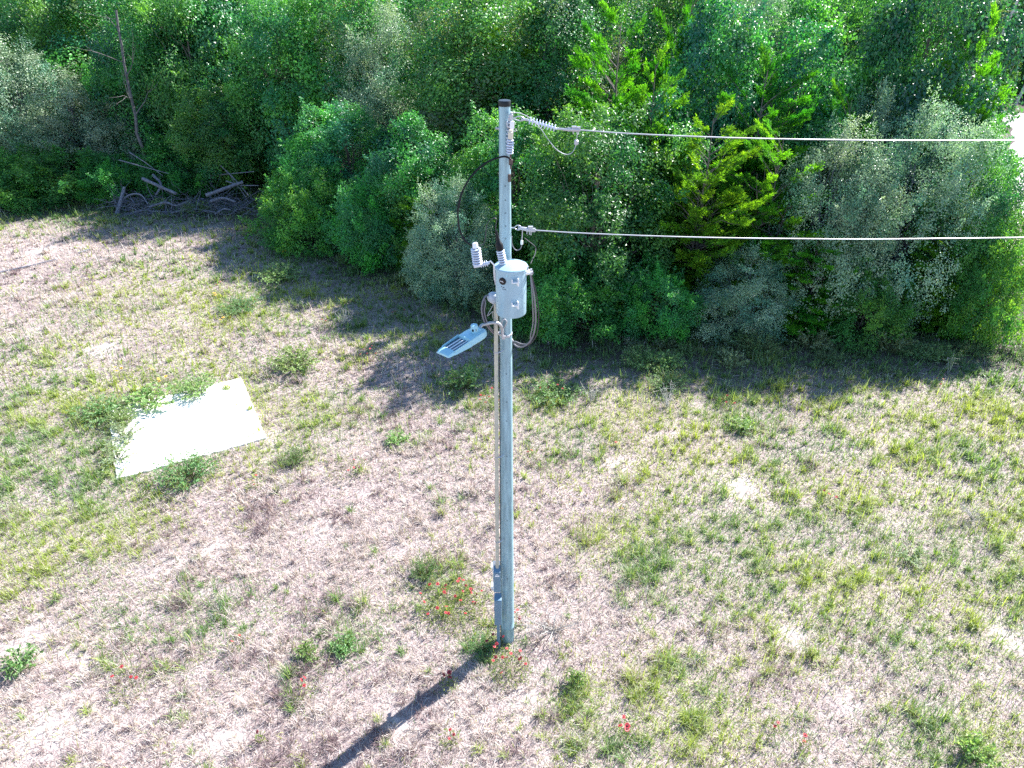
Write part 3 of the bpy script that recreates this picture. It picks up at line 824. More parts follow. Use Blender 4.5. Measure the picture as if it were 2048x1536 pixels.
# trees on the far side of the road
for i, (x, y, k, v, h, w) in enumerate(((39, 62.5, 'bush', 0, 3.0, 5), (44, 63, 'bush', 1, 3.4, 5), (42, 66, 'tall', 1, 9.5, 6), (47.5, 65, 'oak', 1, 8, 6), (37, 65, 'vine', 0, 8.8, 6), (33, 64, 'bush', 1, 3.5, 5), (51, 62, 'oak', 0, 8, 6))):
    plant(k, v, 0, y, h, w, i * 1.3, 'dark shaded tree beyond the road in the upper right corner' if h > 5 else 'dark shaded bush beyond the road in the upper right corner', 'shaded trees beyond the road' if h > 5 else 'shaded bushes beyond the road', 'tree' if h > 5 else 'bush', xw=x)

def bare_tree(name, base, top, r0, r1, mt, label, limbs, seed):
    rng = np.random.default_rng(seed)
    e = empty(name, base)
    b, t = np.zeros(3), np.array(top, float) - np.array(base, float)
    b[2] = -.05
    tr = limb(rng, b, t, r0, r1, 12, .08)
    wv, wq = tubes_np([tr], 8)
    link('trunk', np_mesh('trunk', wv, [wq], smooth=True), M[mt], e)
    ps = []
    for i in range(limbs):
        k = rng.integers(5, 11); p = tr[0][k]
        ps = []
        d = runit(rng, 1)[0]; d[2] = abs(d[2]) * .8 + .2
        q = p + d * rng.uniform(.8, 2.2)
        ps.append(limb(rng, p, q, tr[1][k] * .45, .006, 6, .2))
        for _ in range(2):
            ps.append(limb(rng, ps[0][0][3], q + runit(rng, 1)[0] * .7, .012, .004, 5, .2))
        wv, wq = tubes_np(ps, 5)
        link('limb', np_mesh('limb', wv, [wq], smooth=True), M[mt], e)
    return tag(e, label, 'tree')
bare_tree('bare_tree', (39.3, 58.6, 0), (41.6, 58.9, 10.5), .13, .06, 'pale_bark', 'pale bare slim trunk at the far right beyond the road', 9, 5)
bare_tree('bare_tree', (37.4, 61.5, 0), (38.8, 61.0, 10.5), .16, .08, 'pale_bark', 'pale bare trunk left of the slim one beyond the road', 8, 6)
LT0, LT1 = onplane(294, 345, 35.3), onplane(232, 20, 36.6)
LT0 = LT0 + (LT0 - LT1) * (LT0.z / (LT1.z - LT0.z))
bare_tree('leaning_tree', (LT0.x, LT0.y, 0), LT1, .09, .05, 'grey_bark', 'slim dark leaning trunk with a few bare limbs behind the brush pile', 6, 21)
bare_tree('leaning_tree', (-25.6, 33.0, 0), (-21.9, 33.6, 10.5), .30, .2, 'bark', 'thick dark leaning trunk in the upper left corner', 7, 9)

# ------------------------------------------------------------------ brush pile of dead branches
def branch(pts, r0, r1, label, seed, group='dead branches of the brush pile', name='dead_branch'):
    P_ = spline(pts, 6); n = len(P_)
    rr = random.Random(seed)
    rad = [(r0 + (r1 - r0) * i / (n - 1)) * rr.uniform(.9, 1.12) for i in range(n)]
    b = B(); b.tube(P_, [q * .72 for q in rad], 8)
    return tag(b.build(name, M['grey_wood']), label, 'branch', group)
def pp(px, py, Y): return onplane(px, py, Y)
BR = [
    ([pp(234, 428, 32.6), pp(241, 404, 32.9), pp(249, 374, 33.3)], .13, .09, 'short upright grey stub at the left end of the brush pile'),
    ([pp(285, 357, 33.8), pp(318, 372, 33.4), pp(352, 387, 33.0)], .11, .09, 'straight grey log sloping down to the right in the brush pile'),
    ([pp(412, 391, 33.0), pp(450, 377, 33.3), pp(486, 364, 33.6)], .12, .10, 'straight thick grey log sloping up to the right in the brush pile'),
    ([pp(240, 402, 33.0), pp(262, 389, 33.2), pp(282, 390, 33.0), pp(296, 408, 32.6)], .075, .035, 'curved grey limb arching over the left of the brush pile'),
    ([pp(298, 414, 32.6), pp(330, 405, 32.8), pp(352, 411, 32.7), pp(378, 402, 32.9)], .08, .05, 'wavy grey limb low in the middle of the brush pile'),
    ([pp(420, 403, 32.7), pp(446, 396, 32.9), pp(472, 404, 32.7)], .09, .06, 'short grey limb lying under the thick log'),
    ([pp(306, 350, 34.2), pp(322, 369, 33.8), pp(312, 390, 33.4)], .10, .06, 'bent grey limb crossing the straight log'),
    ([pp(238, 320, 34.6), pp(285, 333, 34.2), pp(337, 347, 33.9)], .045, .02, 'thin long branch above the left of the brush pile'),
    ([pp(258, 304, 34.8), pp(292, 326, 34.4), pp(326, 352, 34.0)], .035, .02, 'thinnest branch slanting from the leaning trunk down to the pile'),
    ([pp(441, 331, 34.2), pp(468, 357, 33.9), pp(498, 392, 33.4)], .045, .03, 'thin branch slanting down at the right end of the pile'),
    ([pp(418, 352, 34.2), pp(455, 348, 34.1), pp(508, 343, 34.0)], .04, .02, 'thin level branch at the top right of the pile'),
    ([pp(452, 362, 33.8), pp(480, 370, 33.6), pp(517, 371, 33.5)], .04, .03, 'forked thin branch beside the thick log end'),
    ([pp(345, 425, 32.2), pp(385, 418, 32.4), pp(430, 424, 32.2)], .05, .03, 'slim branch on the grass along the front of the pile'),
    ([pp(430, 428, 32.0), pp(448, 418, 32.2), pp(462, 420, 32.1)], .06, .04, 'small pale stick at the front right of the pile'),
]
for i, (p, a, b_, l) in enumerate(BR): branch(p, a, b_, l, i)
def twig_heap():
    rng = np.random.default_rng(44)
    ps = []
    for i in range(460):
        px = rng.uniform(228, 505); Y = rng.uniform(32.2, 34.4)
        x = (px - 1024) / FPX * (Y * .848 + 5.6)
        h = .5 * math.exp(-((Y - 33.3) / .9) ** 2)
        a = np.array([x, Y, rng.uniform(.03, h + .05)])
        d = rng.normal(size=3); d[2] = d[2] * .35 + (.5 if i % 6 == 0 else 0)
        ps.append(limb(rng, a, np.maximum(a + nrm1(d) * rng.uniform(.4, 1.5), [-99, 0, .02]), rng.uniform(.008, .028), .006, 6, .3))
    wv, wq = tubes_np(ps, 5)
    tag(link('twig_debris', np_mesh('twig_debris', wv, [wq], smooth=True), M['grey_wood']), 'tangle of dead grey twigs filling the brush pile', 'twigs', kind='stuff')
twig_heap()
branch([Vector((*ground(0, 547), .05)), Vector((*ground(60, 535), .07)), Vector((*ground(113, 521), .05))], .05, .03, 'long bleached stick lying in the grass near the left edge', 91, 'bleached sticks in the grass', 'bleached_stick')
branch([Vector((*ground(158, 508), .05)), Vector((*ground(180, 501), .05))], .05, .04, 'short bleached stick lying in the grass near the left edge', 92, 'bleached sticks in the grass', 'bleached_stick')

# ------------------------------------------------------------------ field weeds and flowers
def weed_mesh(seed, n_st, H, R, L, W, pal, pw, per=9, up=.6):
    """stems fanning out of one root with leaves along them. returns leaf mesh, stem mesh."""
    rng = np.random.default_rng(seed)
    ps, pos, d, nr = [], [], [], []
    for i in range(n_st):
        az = rng.uniform(0, 2 * PI); rr = R * math.sqrt(rng.random()); hh = H * rng.uniform(.5, 1.05) * (1 - .45 * (rr / R) ** 2)
        b = np.array([math.cos(az), math.sin(az), 0]) * rr * .25; t = np.array([math.cos(az) * rr, math.sin(az) * rr, hh])
        p, r = limb(rng, b, t, .006, .002, 6, .15, .05)
        ps.append((p, r))
        for k in range(per):
            u = rng.uniform(.25, 1) * 5; i0 = min(int(u), 4)
            pos.append(p[i0] * (1 - u + i0) + p[i0 + 1] * (u - i0)); q = rng.normal(size=3); q[2] = q[2] * .4 + .15; d.append(q + nrm1(t) * .4)
            nr.append(np.array([0, 0, up]) + rng.normal(size=3) * .45)
    pos, d, nr = map(np.array, (pos, d, nr)); n = len(pos); pos[:, 2] = np.maximum(pos[:, 2], .02)
    nr = nrmz(nr); d = nrmz(d); d = nrmz(d - nr * (d * nr).sum(1, keepdims=True) * .8)
    col = leaf_colours(rng, n, pal, pw)
    v, q, c = leaf_cards(pos, d, nr, rng.uniform(.6, 1.2, n) * L, rng.uniform(.7, 1.2, n) * W, col)
    wv, wq = tubes_np(ps, 4)
    return np_mesh('leaves', v, [q], c), np_mesh('stems', wv, [wq], smooth=True)
M['stem'] = mat('stem', (.16, .17, .07), .7)
WK = {}
def wk(key, ms):
    ms[0].materials.append(M['weed_leaf']); ms[1].materials.append(M['stem']); WK[key] = ms
LG = [(.24, .36, .13), (.17, .29, .09), (.30, .40, .19)]
DG = [(.10, .20, .07), (.14, .26, .10), (.20, .30, .14)]
wk('light', weed_mesh(1, 110, .5, .8, .075, .034, LG, [.4, .35, .25], 12))
wk('dark', weed_mesh(2, 120, .55, .8, .065, .026, DG, [.45, .35, .2], 13))
wk('leafy', weed_mesh(3, 40, .32, .4, .085, .036, LG, [.3, .5, .2], 9))
wk('pale', weed_mesh(4, 50, .4, .45, .06, .025, [(.26, .33, .2), (.18, .25, .12)], [.5, .5], 10))
def weed(key, px, py, r, h, rot, label, group=None, cat='weed'):
    base = {'light': (.8, .5), 'dark': (.8, .55), 'leafy': (.4, .32), 'pale': (.45, .4)}[key]
    x, y = ground(px, py)
    e = empty('weed_plant', (x, y, .09 if in_slab(np.array(x), np.array(y)) else 0), rot)
    e.scale = (r / base[0], r / base[0], h / base[1])
    tag(e, label, cat, group)
    for nm, m in zip(('leaves', 'stems'), WK[key]):
        o = bpy.data.objects.new(nm, m); COL.objects.link(o); o.parent = e
weed('light', 592, 735, .95, .65, .3, 'pale green leafy weed clump above and right of the concrete slab')
weed('dark', 375, 960, .85, .7, 1.2, 'dark green bushy weed at the near edge of the concrete slab')
weed('light', 395, 790, .75, .5, 2.0, 'green weed clump overhanging the far edge of the concrete slab')
weed('leafy', 300, 815, .8, .45, .7, 'low leafy weed at the far left corner of the slab, nearer the overhanging clump')
weed('light', 205, 830, .9, .45, 4.0, 'spreading yellow-green weed beyond the left end of the slab')
weed('pale', 252, 880, .6, .35, 3.0, 'thin pale weed growing over the left end of the slab')
weed('dark', 590, 925, .4, .4, 2.2, 'small grey-green weed right of the concrete slab')
weed('light', 560, 560, 1.0, .6, 5.1, 'leafy weed at the shadow edge left of the tree line')
weed('dark', 480, 620, .9, .45, 1.9, 'low weed in the middle of the left field among red flowers')
weed('leafy', 615, 1315, .28, .33, .4, 'leafy weed left of the pole shadow in the foreground')
weed('leafy', 45, 1335, .42, .35, 2.6, 'bright leafy weed on bare soil at the lower left edge')
weed('dark', 850, 1150, .38, .45, 3.3, 'dark leafy weed behind the red flower clump by the pole')
weed('dark', 962, 1300, .30, .3, .9, 'shaded green weed at the foot of the pole')
weed('leafy', 925, 775, .7, .7, 4.4, 'green weed at the shadow edge just left of the pole')
weed('leafy', 795, 885, .4, .28, 1.5, 'bright yellow-green tuft left of the middle of the pole')
weed('leafy', 1480, 858, .45, .35, 3.7, 'bright yellow-green tuft by the shadow edge on the right')
weed('leafy', 1148, 1372, .26, .35, 5.5, 'bright green tuft right of the red flowers in the foreground')
weed('dark', 1335, 775, .7, .45, 1.1, 'small bush in the shadow strip under the trees', cat='weed')
weed('leafy', 1945, 1515, .35, .4, .2, 'green tuft in the lower right corner')
weed('dark', 395, 428, .8, .7, 1.0, 'green sprig growing out of the front of the brush pile')
weed('light', 325, 418, .6, .6, 2.0, 'pale sprig growing in the left of the brush pile')
weed('pale', 235, 925, .55, .3, 5.0, 'wispy weed at the near left corner of the slab')
weed('light', 245, 850, .5, .4, 3.6, 'low yellow-green weed creeping over the left end of the slab')
ru = random.Random(31)
for i in range(46):
    ux = ru.uniform(-17, 17); uy = float(wood_line(ux)) - ru.uniform(.3, 1.9)
    if abs(ux + 15) < 3.4: continue
    e = empty('weed_plant', (ux, uy, 0), ru.uniform(0, 6))
    kk = ru.choice(['dark', 'light', 'pale', 'dark']); bs = {'light': .8, 'dark': .8, 'pale': .45}[kk]; q = ru.uniform(.35, .75) / bs
    e.scale = (q, q, q * ru.uniform(.8, 1.5))
    tag(e, 'shaded leafy weed at the foot of the tree line', 'weed', 'undergrowth at the foot of the tree line')
    for nm, m in zip(('leaves', 'stems'), WK[kk]):
        o = bpy.data.objects.new(nm, m); COL.objects.link(o); o.parent = e
weed('pale', 1820, 1120, .4, .3, .9, 'pale weed in the green patch at right')
weed('leafy', 690, 1300, .34, .25, 2.4, 'spreading green weed between the leafy weed and the pole shadow')
weed('light', 1110, 795, .9, .45, .8, 'low weed in the shadow strip just right of the pole')

def bloom_mesh(pet, seed, r=.034):
    rr = random.Random(seed); b = B()
    for k in range(11):
        a = 2 * PI * k / 11 + rr.uniform(-.1, .1); h = Vector((math.cos(a), math.sin(a), 0)); s = Vector((-h.y, h.x, 0))
        R_ = r * rr.uniform(.9, 1.1)
        b.add([h * r * .2 - s * .004, h * r * .2 + s * .004, h * R_ * .85 + s * .0085 + Vector((0, 0, .004)), h * R_ * 1.05 + Vector((0, 0, -.002)), h * R_ * .85 - s * .0085 + Vector((0, 0, .004))], [(0, 1, 2, 3, 4)])
    b.lathe((0, 0, -.004), (0, 0, 1), [(0, r * .3), (.006, r * .42), (.013, r * .3), (.016, r * .05)], 10, 1)
    o = b.build('bloom', [M[pet], M['flower_eye']], smooth=False)
    me = o.data; bpy.data.objects.remove(o); return me
RED = [bloom_mesh('petal', i) for i in range(3)]
YEL = [bloom_mesh('petal_yellow', 9)]
def flower(px, py, n, R, label, group='red wildflowers', blooms=RED, seed=0, size=.85):
    """a wildflower: leafy tuft, stems, each bloom a part of its own."""
    rng = np.random.default_rng(1000 + seed + px)
    x, y = ground(px, py)
    e = tag(empty('wildflower', (x, y, 0)), label, 'wildflower', group)
    heads, ps = [], []
    for i in range(n):
        az = rng.uniform(0, 2 * PI); rr = R * math.sqrt((i + .5) / n) * rng.uniform(.8, 1.1); h = rng.uniform(.26, .42) if R > .2 else rng.uniform(.2, .32)
        t = np.array([math.cos(az) * rr, math.sin(az) * rr, h]); heads.append(t)
        ps.append(limb(rng, np.array([t[0] * .35, t[1] * .35, 0]), t, .004, .003, 5, .1))
    ns = max(4, n)
    pos, d, nr = [], [], []
    for i in range(int(14 + 22 * n * (1 if R < .3 else 1.4))):
        az = rng.uniform(0, 2 * PI); rr = (R + .05) * math.sqrt(rng.random()); z = rng.uniform(.02, .26) * (1.15 - rr / (R + .06) * .6)
        pos.append((math.cos(az) * rr, math.sin(az) * rr, z)); q = rng.normal(size=3); q[2] = abs(q[2]) * .5; d.append(q); nr.append(np.array([0, 0, .7]) + rng.normal(size=3) * .5)
    pos = np.array(pos); nn = len(pos)
    v, q, c = leaf_cards(pos, nrmz(np.array(d)), nrmz(np.array(nr)), rng.uniform(.04, .09, nn), rng.uniform(.012, .024, nn), leaf_colours(rng, nn, [(.24, .28, .09), (.15, .21, .06), (.30, .30, .14)], [.4, .4, .2]))
    link('leaves', np_mesh('leaves', v, [q], c), M['green_blade'], e)
    wv, wq = tubes_np(ps, 4)
    link('stems', np_mesh('stems', wv, [wq], smooth=True), M['stem'], e)
    for i, t in enumerate(heads):
        o = bpy.data.objects.new('bloom', blooms[i % len(blooms)]); COL.objects.link(o); o.parent = e
        o.location = t; o.scale = [size * rng.uniform(.85, 1.2)] * 3
        o.rotation_euler = (rng.normal(-.15, .35), rng.normal(0, .35), rng.uniform(0, 6))
flower(905, 1215, 30, .62, 'largest clump of red wildflowers, left of the grey boxes on the pole', seed=1)
flower(1020, 1345, 11, .32, 'clump of red wildflowers in front of the pole foot')
flower(897, 1375, 4, .12, 'small red wildflower on the edge of the pole shadow', size=1.1)
flower(985, 1300, 6, .22, 'shaded red wildflowers right at the pole foot')
flower(1042, 1240, 3, .2, 'red wildflower just right of the pole near its foot')
flower(262, 1372, 4, .3, 'sparse red wildflowers in the lower left foreground')
flower(480, 1290, 2, .16, 'pair of red wildflowers in the left foreground above the sparse ones')
flower(610, 1392, 3, .14, 'small red wildflowers under the leafy weed in the foreground')
flower(900, 1485, 3, .12, 'red wildflowers at the bottom, right of the pole shadow')
flower(525, 1485, 1, .04, 'single red wildflower near the bottom left of the pole shadow')
flower(1257, 1470, 4, .2, 'red wildflowers at the bottom, right of the pole', size=1.15)
flower(1545, 1460, 2, .1, 'pair of red wildflowers at the lower right')
flower(1607, 1500, 2, .08, 'red wildflower nearest the bottom right corner')
flower(515, 975, 3, .15, 'red wildflower right of the dark weed by the slab')
flower(735, 715, 7, .35, 'red wildflowers on the field left of the street light')
flower(700, 945, 5, .45, 'scattered red wildflowers midway between the slab and the pole')
flower(980, 815, 8, .45, 'red wildflowers in the tree shadow beside the pole')
flower(1100, 800, 5, .5, 'red wildflowers in the tree shadow right of the pole')
flower(1235, 890, 4, .4, 'red wildflowers right of the pole near the shadow edge')
flower(1055, 912, 3, .2, 'red wildflower close to the right side of the pole')
flower(1246, 1035, 1, .05, 'single red wildflower on the dry grass right of the pole')
flower(1655, 1002, 3, .18, 'red wildflowers in the green patch on the right')
flower(1455, 812, 4, .35, 'red wildflowers at the shadow edge under the cedars')
flower(1875, 780, 3, .25, 'red wildflowers at the shadow edge on the far right')
flower(800, 640, 4, .4, 'red wildflowers in the shadow left of the transformer')
flower(435, 595, 5, .6, 'red wildflowers in the middle of the left field')
flower(660, 655, 3, .3, 'red wildflowers above the pale green weed clump')
for i, (a, b_) in enumerate(((245, 752), (302, 758), (325, 770), (575, 512), (430, 598), (455, 650))):
    flower(a, b_, 3, .2, ['yellow wildflower beyond the left end of the slab', 'yellow wildflower left of the weed overhanging the slab', 'yellow wildflower touching the weed overhanging the slab', 'yellow wildflower at the shadow edge by the bright bush', 'yellow wildflower beside the red ones in the left field', 'yellow wildflower below the low weed of the left field'][i], 'yellow wildflowers', YEL, 50 + i, 1.3)

def dead_weed(px, py, R, H, n, label, seed):
    rng = np.random.default_rng(seed); x, y = ground(px, py); ps = []
    for i in range(n):
        az = rng.uniform(0, 2 * PI); t = np.array([math.cos(az) * R * rng.random(), math.sin(az) * R * rng.random(), H * rng.uniform(.5, 1)])
        p = limb(rng, np.zeros(3), t, .008, .003, 7, .2); ps.append(p)
        for k in range(5):
            a = p[0][rng.integers(2, 7)]; ps.append(limb(rng, a, np.maximum(a + runit(rng, 1)[0] * rng.uniform(.08, .25), [-9, -9, .01]), .004, .002, 4, .2))
    wv, wq = tubes_np(ps, 4)
    o = link('dead_weed', np_mesh('dead_weed', wv, [wq], smooth=True), M['pale_bark']); o.location = (x, y, 0)
    tag(o, label, 'dead weed', 'dead branching weeds')
dead_weed(1105, 1262, .75, .45, 16, 'pale dead branching weed just right of the pole foot', 1)
dead_weed(1895, 748, .3, .8, 3, 'curled dry stalk in the shadow at the far right', 2)
dead_weed(1335, 815, .6, .7, 12, 'dry brown weed at the shadow edge under the glossy tree', 3)
dead_weed(1945, 1040, .5, .5, 12, 'pale dry weed in the right field above the green patch', 4)
dead_weed(1180, 805, .5, .8, 10, 'dry weed in the shadow strip nearest the pole', 5)
dead_weed(690, 650, .5, .7, 14, 'pale dry grass spray at the shadow edge left of the street light', 6)

# ------------------------------------------------------------------ utility pole
PX, PY, PH = -.085, 8.60, 9.36
def pr(z): return .124 + (.066 - .124) * z / PH
b = B()
prof = [(-.05, pr(0))]
for z in (0, .38): prof.append((z + .05, pr(z)))
prof += [(.44, pr(.4) + .004), (.455, pr(.4) + .004), (.465, pr(.41))]
prof += [(z + .05, pr(z)) for z in np.linspace(.6, PH - .055, 12)]
b.lathe((PX, PY, -.05), (0, 0, 1), prof, 40)
def on_pole(z, ang, out=0.0):
    """ang 0 faces the camera, positive to the right."""
    r = pr(z) + out
    return Vector((PX + math.sin(ang) * r, PY - math.cos(ang) * r, z)), Vector((math.sin(ang), -math.cos(ang), 0))
pole = empty('utility_pole', (PX, PY, 0))
tag(pole, 'tall grey galvanised steel utility pole standing in the dry field', 'utility pole')
shaft = b.build('shaft', M['galvanised'], pole)
for hp in (373, 401, 427, 453, 478, 748, 842, 912, 1040, 1155, 1209, 804, 965):
    z = onplane(1013, hp, PY - .09).z
    p, n = on_pole(z, .06, -.004)
    hb = B(); hb.lathe(p, n, [(0, .010), (.0055, .010), (.0055, .007), (-.004, .006)], 12)
    hb.build('step_hole', M['hole'], pole)
cb = B(); cb.lathe((PX, PY, PH - .06), (0, 0, 1), [(0, .0725), (.052, .0725), (.060, .068), (.062, .03), (.062, .001)], 36)
cb.build('pole_cap', M['black_cap'], pole)
pb_ = B(); p, n = on_pole(8.49, .75, .0)
pb_.box(p + n * .008, (.03, .03, .09), Matrix.Rotation(.75, 3, 'Z'))
pb_.build('rusted_plate', M['copper'], pole)
nb = B()
p, n = on_pole(9.05, -PI / 2); nb.lathe(p, n, [(-.005, .022), (.006, .022), (.006, .012), (.03, .012), (.03, .016), (.04, .016)], 12)
nb.build('bolt', M['aluminium'], pole)
gw = B(); gw.tube([on_pole(z, -1.15, .010)[0] for z in np.linspace(.05, 6.3, 24)], .006, 6)
gw.build('ground_wire', M['dark_cable'], pole)
gw = B(); gw.tube(spline([on_pole(.36, 1.2, .004)[0], on_pole(.2, 1.15, .012)[0], on_pole(.02, .9, .02)[0], on_pole(-.03, .8, .03)[0]]), .005, 6)
gw.build('grounding_tail', M['dark_cable'], pole)

# ------------------------------------------------------------------ fused cutout, top
ct = tag(empty('fuse_cutout', (PX + .03, PY - .09, 8.77)), 'grey ribbed fuse cutout bolted to the front of the pole top', 'fuse cutout')
A0 = onplane(1019.5, 312, PY - .13); A1 = onplane(1022.5, 236, PY - .15)
ax = (A1 - A0).normalized(); ln = (A1 - A0).length
cb = B(); ribbed(cb, A0 + Vector((-.01, .055, .03)), ax, 8, ln * .80, .020, .042, .02); cb.build('insulator', [M['grey_polymer'], M['shed_core']], ct)
cb = B(); ribbed(cb, A0, ax, 6, ln * .40, .026, .0425, ln * .06, .6); cb.build('lower_insulator', [M['pale_polymer'], M['shed_core']], ct)
cb = B(); cb.lathe(A0, ax, [(ln * .46, .027), (ln * .47, .030), (ln * .64, .030), (ln * .65, .022), (ln * .70, .022)], 18); cb.build('fuse_tube', M['fuse_tube'], ct)
cb = B(); q = A0 + ax * ln * .83; cb.box(q + Vector((.012, -.02, 0)), (.052, .035, .085)); cb.build('contact_cover', M['white_steel'], ct, bevel=.006)
cb = B(); q = A0 + ax * ln * 1.0; cb.box(q + Vector((-.005, .02, .0)), (.05, .05, .07)); cb.box(q + Vector((0, .05, .04)), (.03, .07, .03)); cb.box(q + Vector((-.028, 0, -.005)), (.02, .03, .025)); cb.build('top_contact', M['aluminium'], ct, bevel=.004)
cb = B(); q = A0; cb.box(q + Vector((.008, .01, -.02)), (.022, .03, .09)); cb.box(q + Vector((.012, .01, -.075)), (.05, .035, .06)); cb.lathe(q + Vector((.012, -.01, -.1)), (0, .0, -1), [(0, .012), (.05, .010)], 10); cb.build('lower_contact', M['copper'], ct, bevel=.004)
cb = B(); q = A0 + ax * ln * .5; cb.box((q.x - .01, PY - .075, q.z), (.035, .05, .06)); cb.build('mounting_bracket', M['aluminium'], ct)
cb = B(); q = A0 + ax * ln * .66; cb.tube([q + Vector((.03, 0, .0)), q + Vector((.055, -.01, .0)), q + Vector((.06, -.01, .03))], .006, 6); cb.tube([q + Vector((-.03, 0, .03)), q + Vector((-.05, 0, .09))], .006, 6); cb.build('hook', M['aluminium'], ct)

# ------------------------------------------------------------------ dead-end insulator, power lines
YL = PY + .02
def lp(px, py, Y=YL): return onplane(px, py, Y)
di = tag(empty('strain_insulator', lp(1027, 237)), 'ribbed grey strain insulator between pole top and upper wire', 'insulator')
i0, i1 = lp(1056, 240), lp(1114, 257.5)
ax = (i1 - i0).normalized(); ln = (i1 - i0).length
cb = B(); ribbed(cb, i0, ax, 9, ln * .95, .012, .043, ln * .02, .3); cb.lathe(i0, ax, [(0, .0125), (ln, .0125)], 12); cb.build('shed_rod', [M['pale_polymer'], M['grey_polymer']], di)
cb = B()
cb.tube(spline([lp(1020, 237), lp(1029, 236), lp(1036, 233), lp(1044, 234), lp(1049, 239), lp(1042, 241.5), lp(1034, 240), lp(1027, 237.5)]), .007, 8)
cb.tube([lp(1042, 237.5), i0], .014, 10); cb.lathe(lp(1021, 237), (1, 0, 0), [(0, .022), (.008, .022)], 10)
cb.build('eye_bolt', M['aluminium'], di)
c0 = lp(1160, 260)
cb = B(); cb.tube([i1, lp(1128, 258.5)], .013, 10); cb.tube([lp(1126, 259), lp(1141, 259), lp(1156, 259.5), c0], [.012, .022, .026, .014], 10)
cb.box(lp(1148, 257), (.055, .03, .055)); cb.box(lp(1157, 258), (.045, .03, .05)); cb.tube([lp(1137, 254), lp(1137, 263)], .008, 6)
cb.tube([lp(1146, 262), lp(1147, 268)], .007, 6); cb.tube([lp(1156, 262), lp(1157, 268)], .007, 6)
cb.build('wire_clamp', M['aluminium'], di)

def line_pts(pxs, pys, slope):
    out = []
    for x_, y_ in zip(pxs, pys):
        # walk out along a line that drifts slowly away from the camera
        Y = YL
        for _ in range(5): Y = YL + slope * onplane(x_, y_, Y).x
        out.append(onplane(x_, y_, Y))
    return out
up_ = line_pts([1158, 1240, 1340, 1480, 1640, 1820, 2040], [259.8, 266, 271, 276, 279.3, 280.8, 280.2], .05)
far = up_[-1] + Vector((14, .8, .55)); far2 = far + Vector((16, .8, 1.3))
cb = B(); cb.tube(spline(up_, 8) + [up_[-1] + (far - up_[-1]) * .4, far, far2], 0.0075, 8)
tag(cb.build('power_line', M['aluminium']), 'upper bare aluminium power wire leading right from the pole top', 'power line', 'overhead wires')
lo_ = line_pts([1066, 1150, 1260, 1400, 1560, 1760, 2046], [460.2, 465.5, 470.3, 474.6, 477.2, 478.2, 475.2], .05)
far = lo_[-1] + Vector((14, .8, .6)); far2 = far + Vector((16, .8, 1.3))
cb = B(); cb.tube(spline(lo_, 8) + [lo_[-1] + (far - lo_[-1]) * .4, far, far2], 0.0075, 8)
tag(cb.build('power_line', M['aluminium']), 'lower bare aluminium neutral wire leading right from mid pole', 'power line', 'overhead wires')

nd = tag(empty('dead_end_clamp', lp(1023, 456)), 'small aluminium dead-end clamp holding the lower wire to the pole', 'clamp')
cb = B(); cb.tube([lp(1018, 455.5), lp(1029, 455.5)], .008, 8)
cb.tube(spline([lp(1028, 456), lp(1034, 451), lp(1040, 452), lp(1042, 457), lp(1037, 460), lp(1030, 457.5)]), .007, 8)
cb.build('eye_bolt', M['aluminium'], nd)
cb = B(); cb.tube([lp(1036, 456), lp(1045, 457), lp(1058, 459.5), lp(1072, 460.5)], [.02, .022, .026, .012], 10)
cb.box(lp(1061, 456), (.06, .035, .045)); cb.box(lp(1066, 460), (.06, .03, .045))
for q in (1054, 1059, 1062): cb.tube([lp(q, 460), lp(q, 468 + (q - 1054) * .3)], .006, 6)
cb.build('wire_clamp', M['aluminium'], nd)

def cable(pts, r, m, label, group=None, n=10, name='cable'):
    c = B(); c.tube(spline(pts, n), r, 8)
    return tag(c.build(name, M[m]), label, 'cable', group)
YF = PY - .14
cable([onplane(1021, 318, YF), onplane(1012, 313.5, YF - .02), onplane(1000, 314.5, YF - .03), onplane(975, 324, YF - .06), onplane(950, 344, YF - .1), onplane(930, 372, YF - .16), onplane(919, 402, YF - .2), onplane(916, 430, YF - .22), onplane(919, 458, YF - .24), onplane(928, 478, YF - .26), onplane(938, 488, YF - .27), onplane(948, 492, YF - .28)], .0115, 'black_rubber', 'long black cable arcing left from the fuse cutout down to the arrester')
cable([onplane(1022, 226, YF), onplane(1026, 226, YF + .02), onplane(1038, 226, YF + .06), onplane(1055, 233, YF + .08), onplane(1070, 244, YF + .08), onplane(1082, 258, YF + .07), onplane(1095, 277, YF + .07), onplane(1112, 298, YF + .09), onplane(1130, 308.5, YF + .12), onplane(1143, 306, YF + .14), onplane(1150, 295, YF + .16), onplane(1153, 282, YF + .16), onplane(1155, 262, YF + .16)], .0045, 'aluminium', 'thin bare jumper wire looping under the strain insulator')
c = B(); c.lathe(onplane(1152, 290, YF + .16), (.05, 0, 1), [(0, .014), (.01, .026), (.05, .026), (.06, .014)], 12)
tag(c.build('connector', M['aluminium']), 'round aluminium connector on the jumper loop below the upper wire', 'connector')
cable([lp(1045, 460), lp(1044, 478), lp(1043.5, 484)], .006, 'aluminium', 'short bare wire hanging from the lower dead-end clamp')
c = B(); c.lathe(lp(1043.5, 489), (0, 0, 1), [(0, .012), (.004, .017), (.05, .017), (.055, .012)], 12)
tag(c.build('connector', M['white_steel']), 'white connector on the wire below the lower clamp', 'connector')
cable([lp(1043, 488), lp(1042.5, 494), lp(1039, 499), lp(1033, 500.5), lp(1027.5, 496), lp(1024, 488), lp(1023, 478), lp(1024, 473)], .006, 'grey_cable', 'grey wire loop beside the pole under the lower clamp')
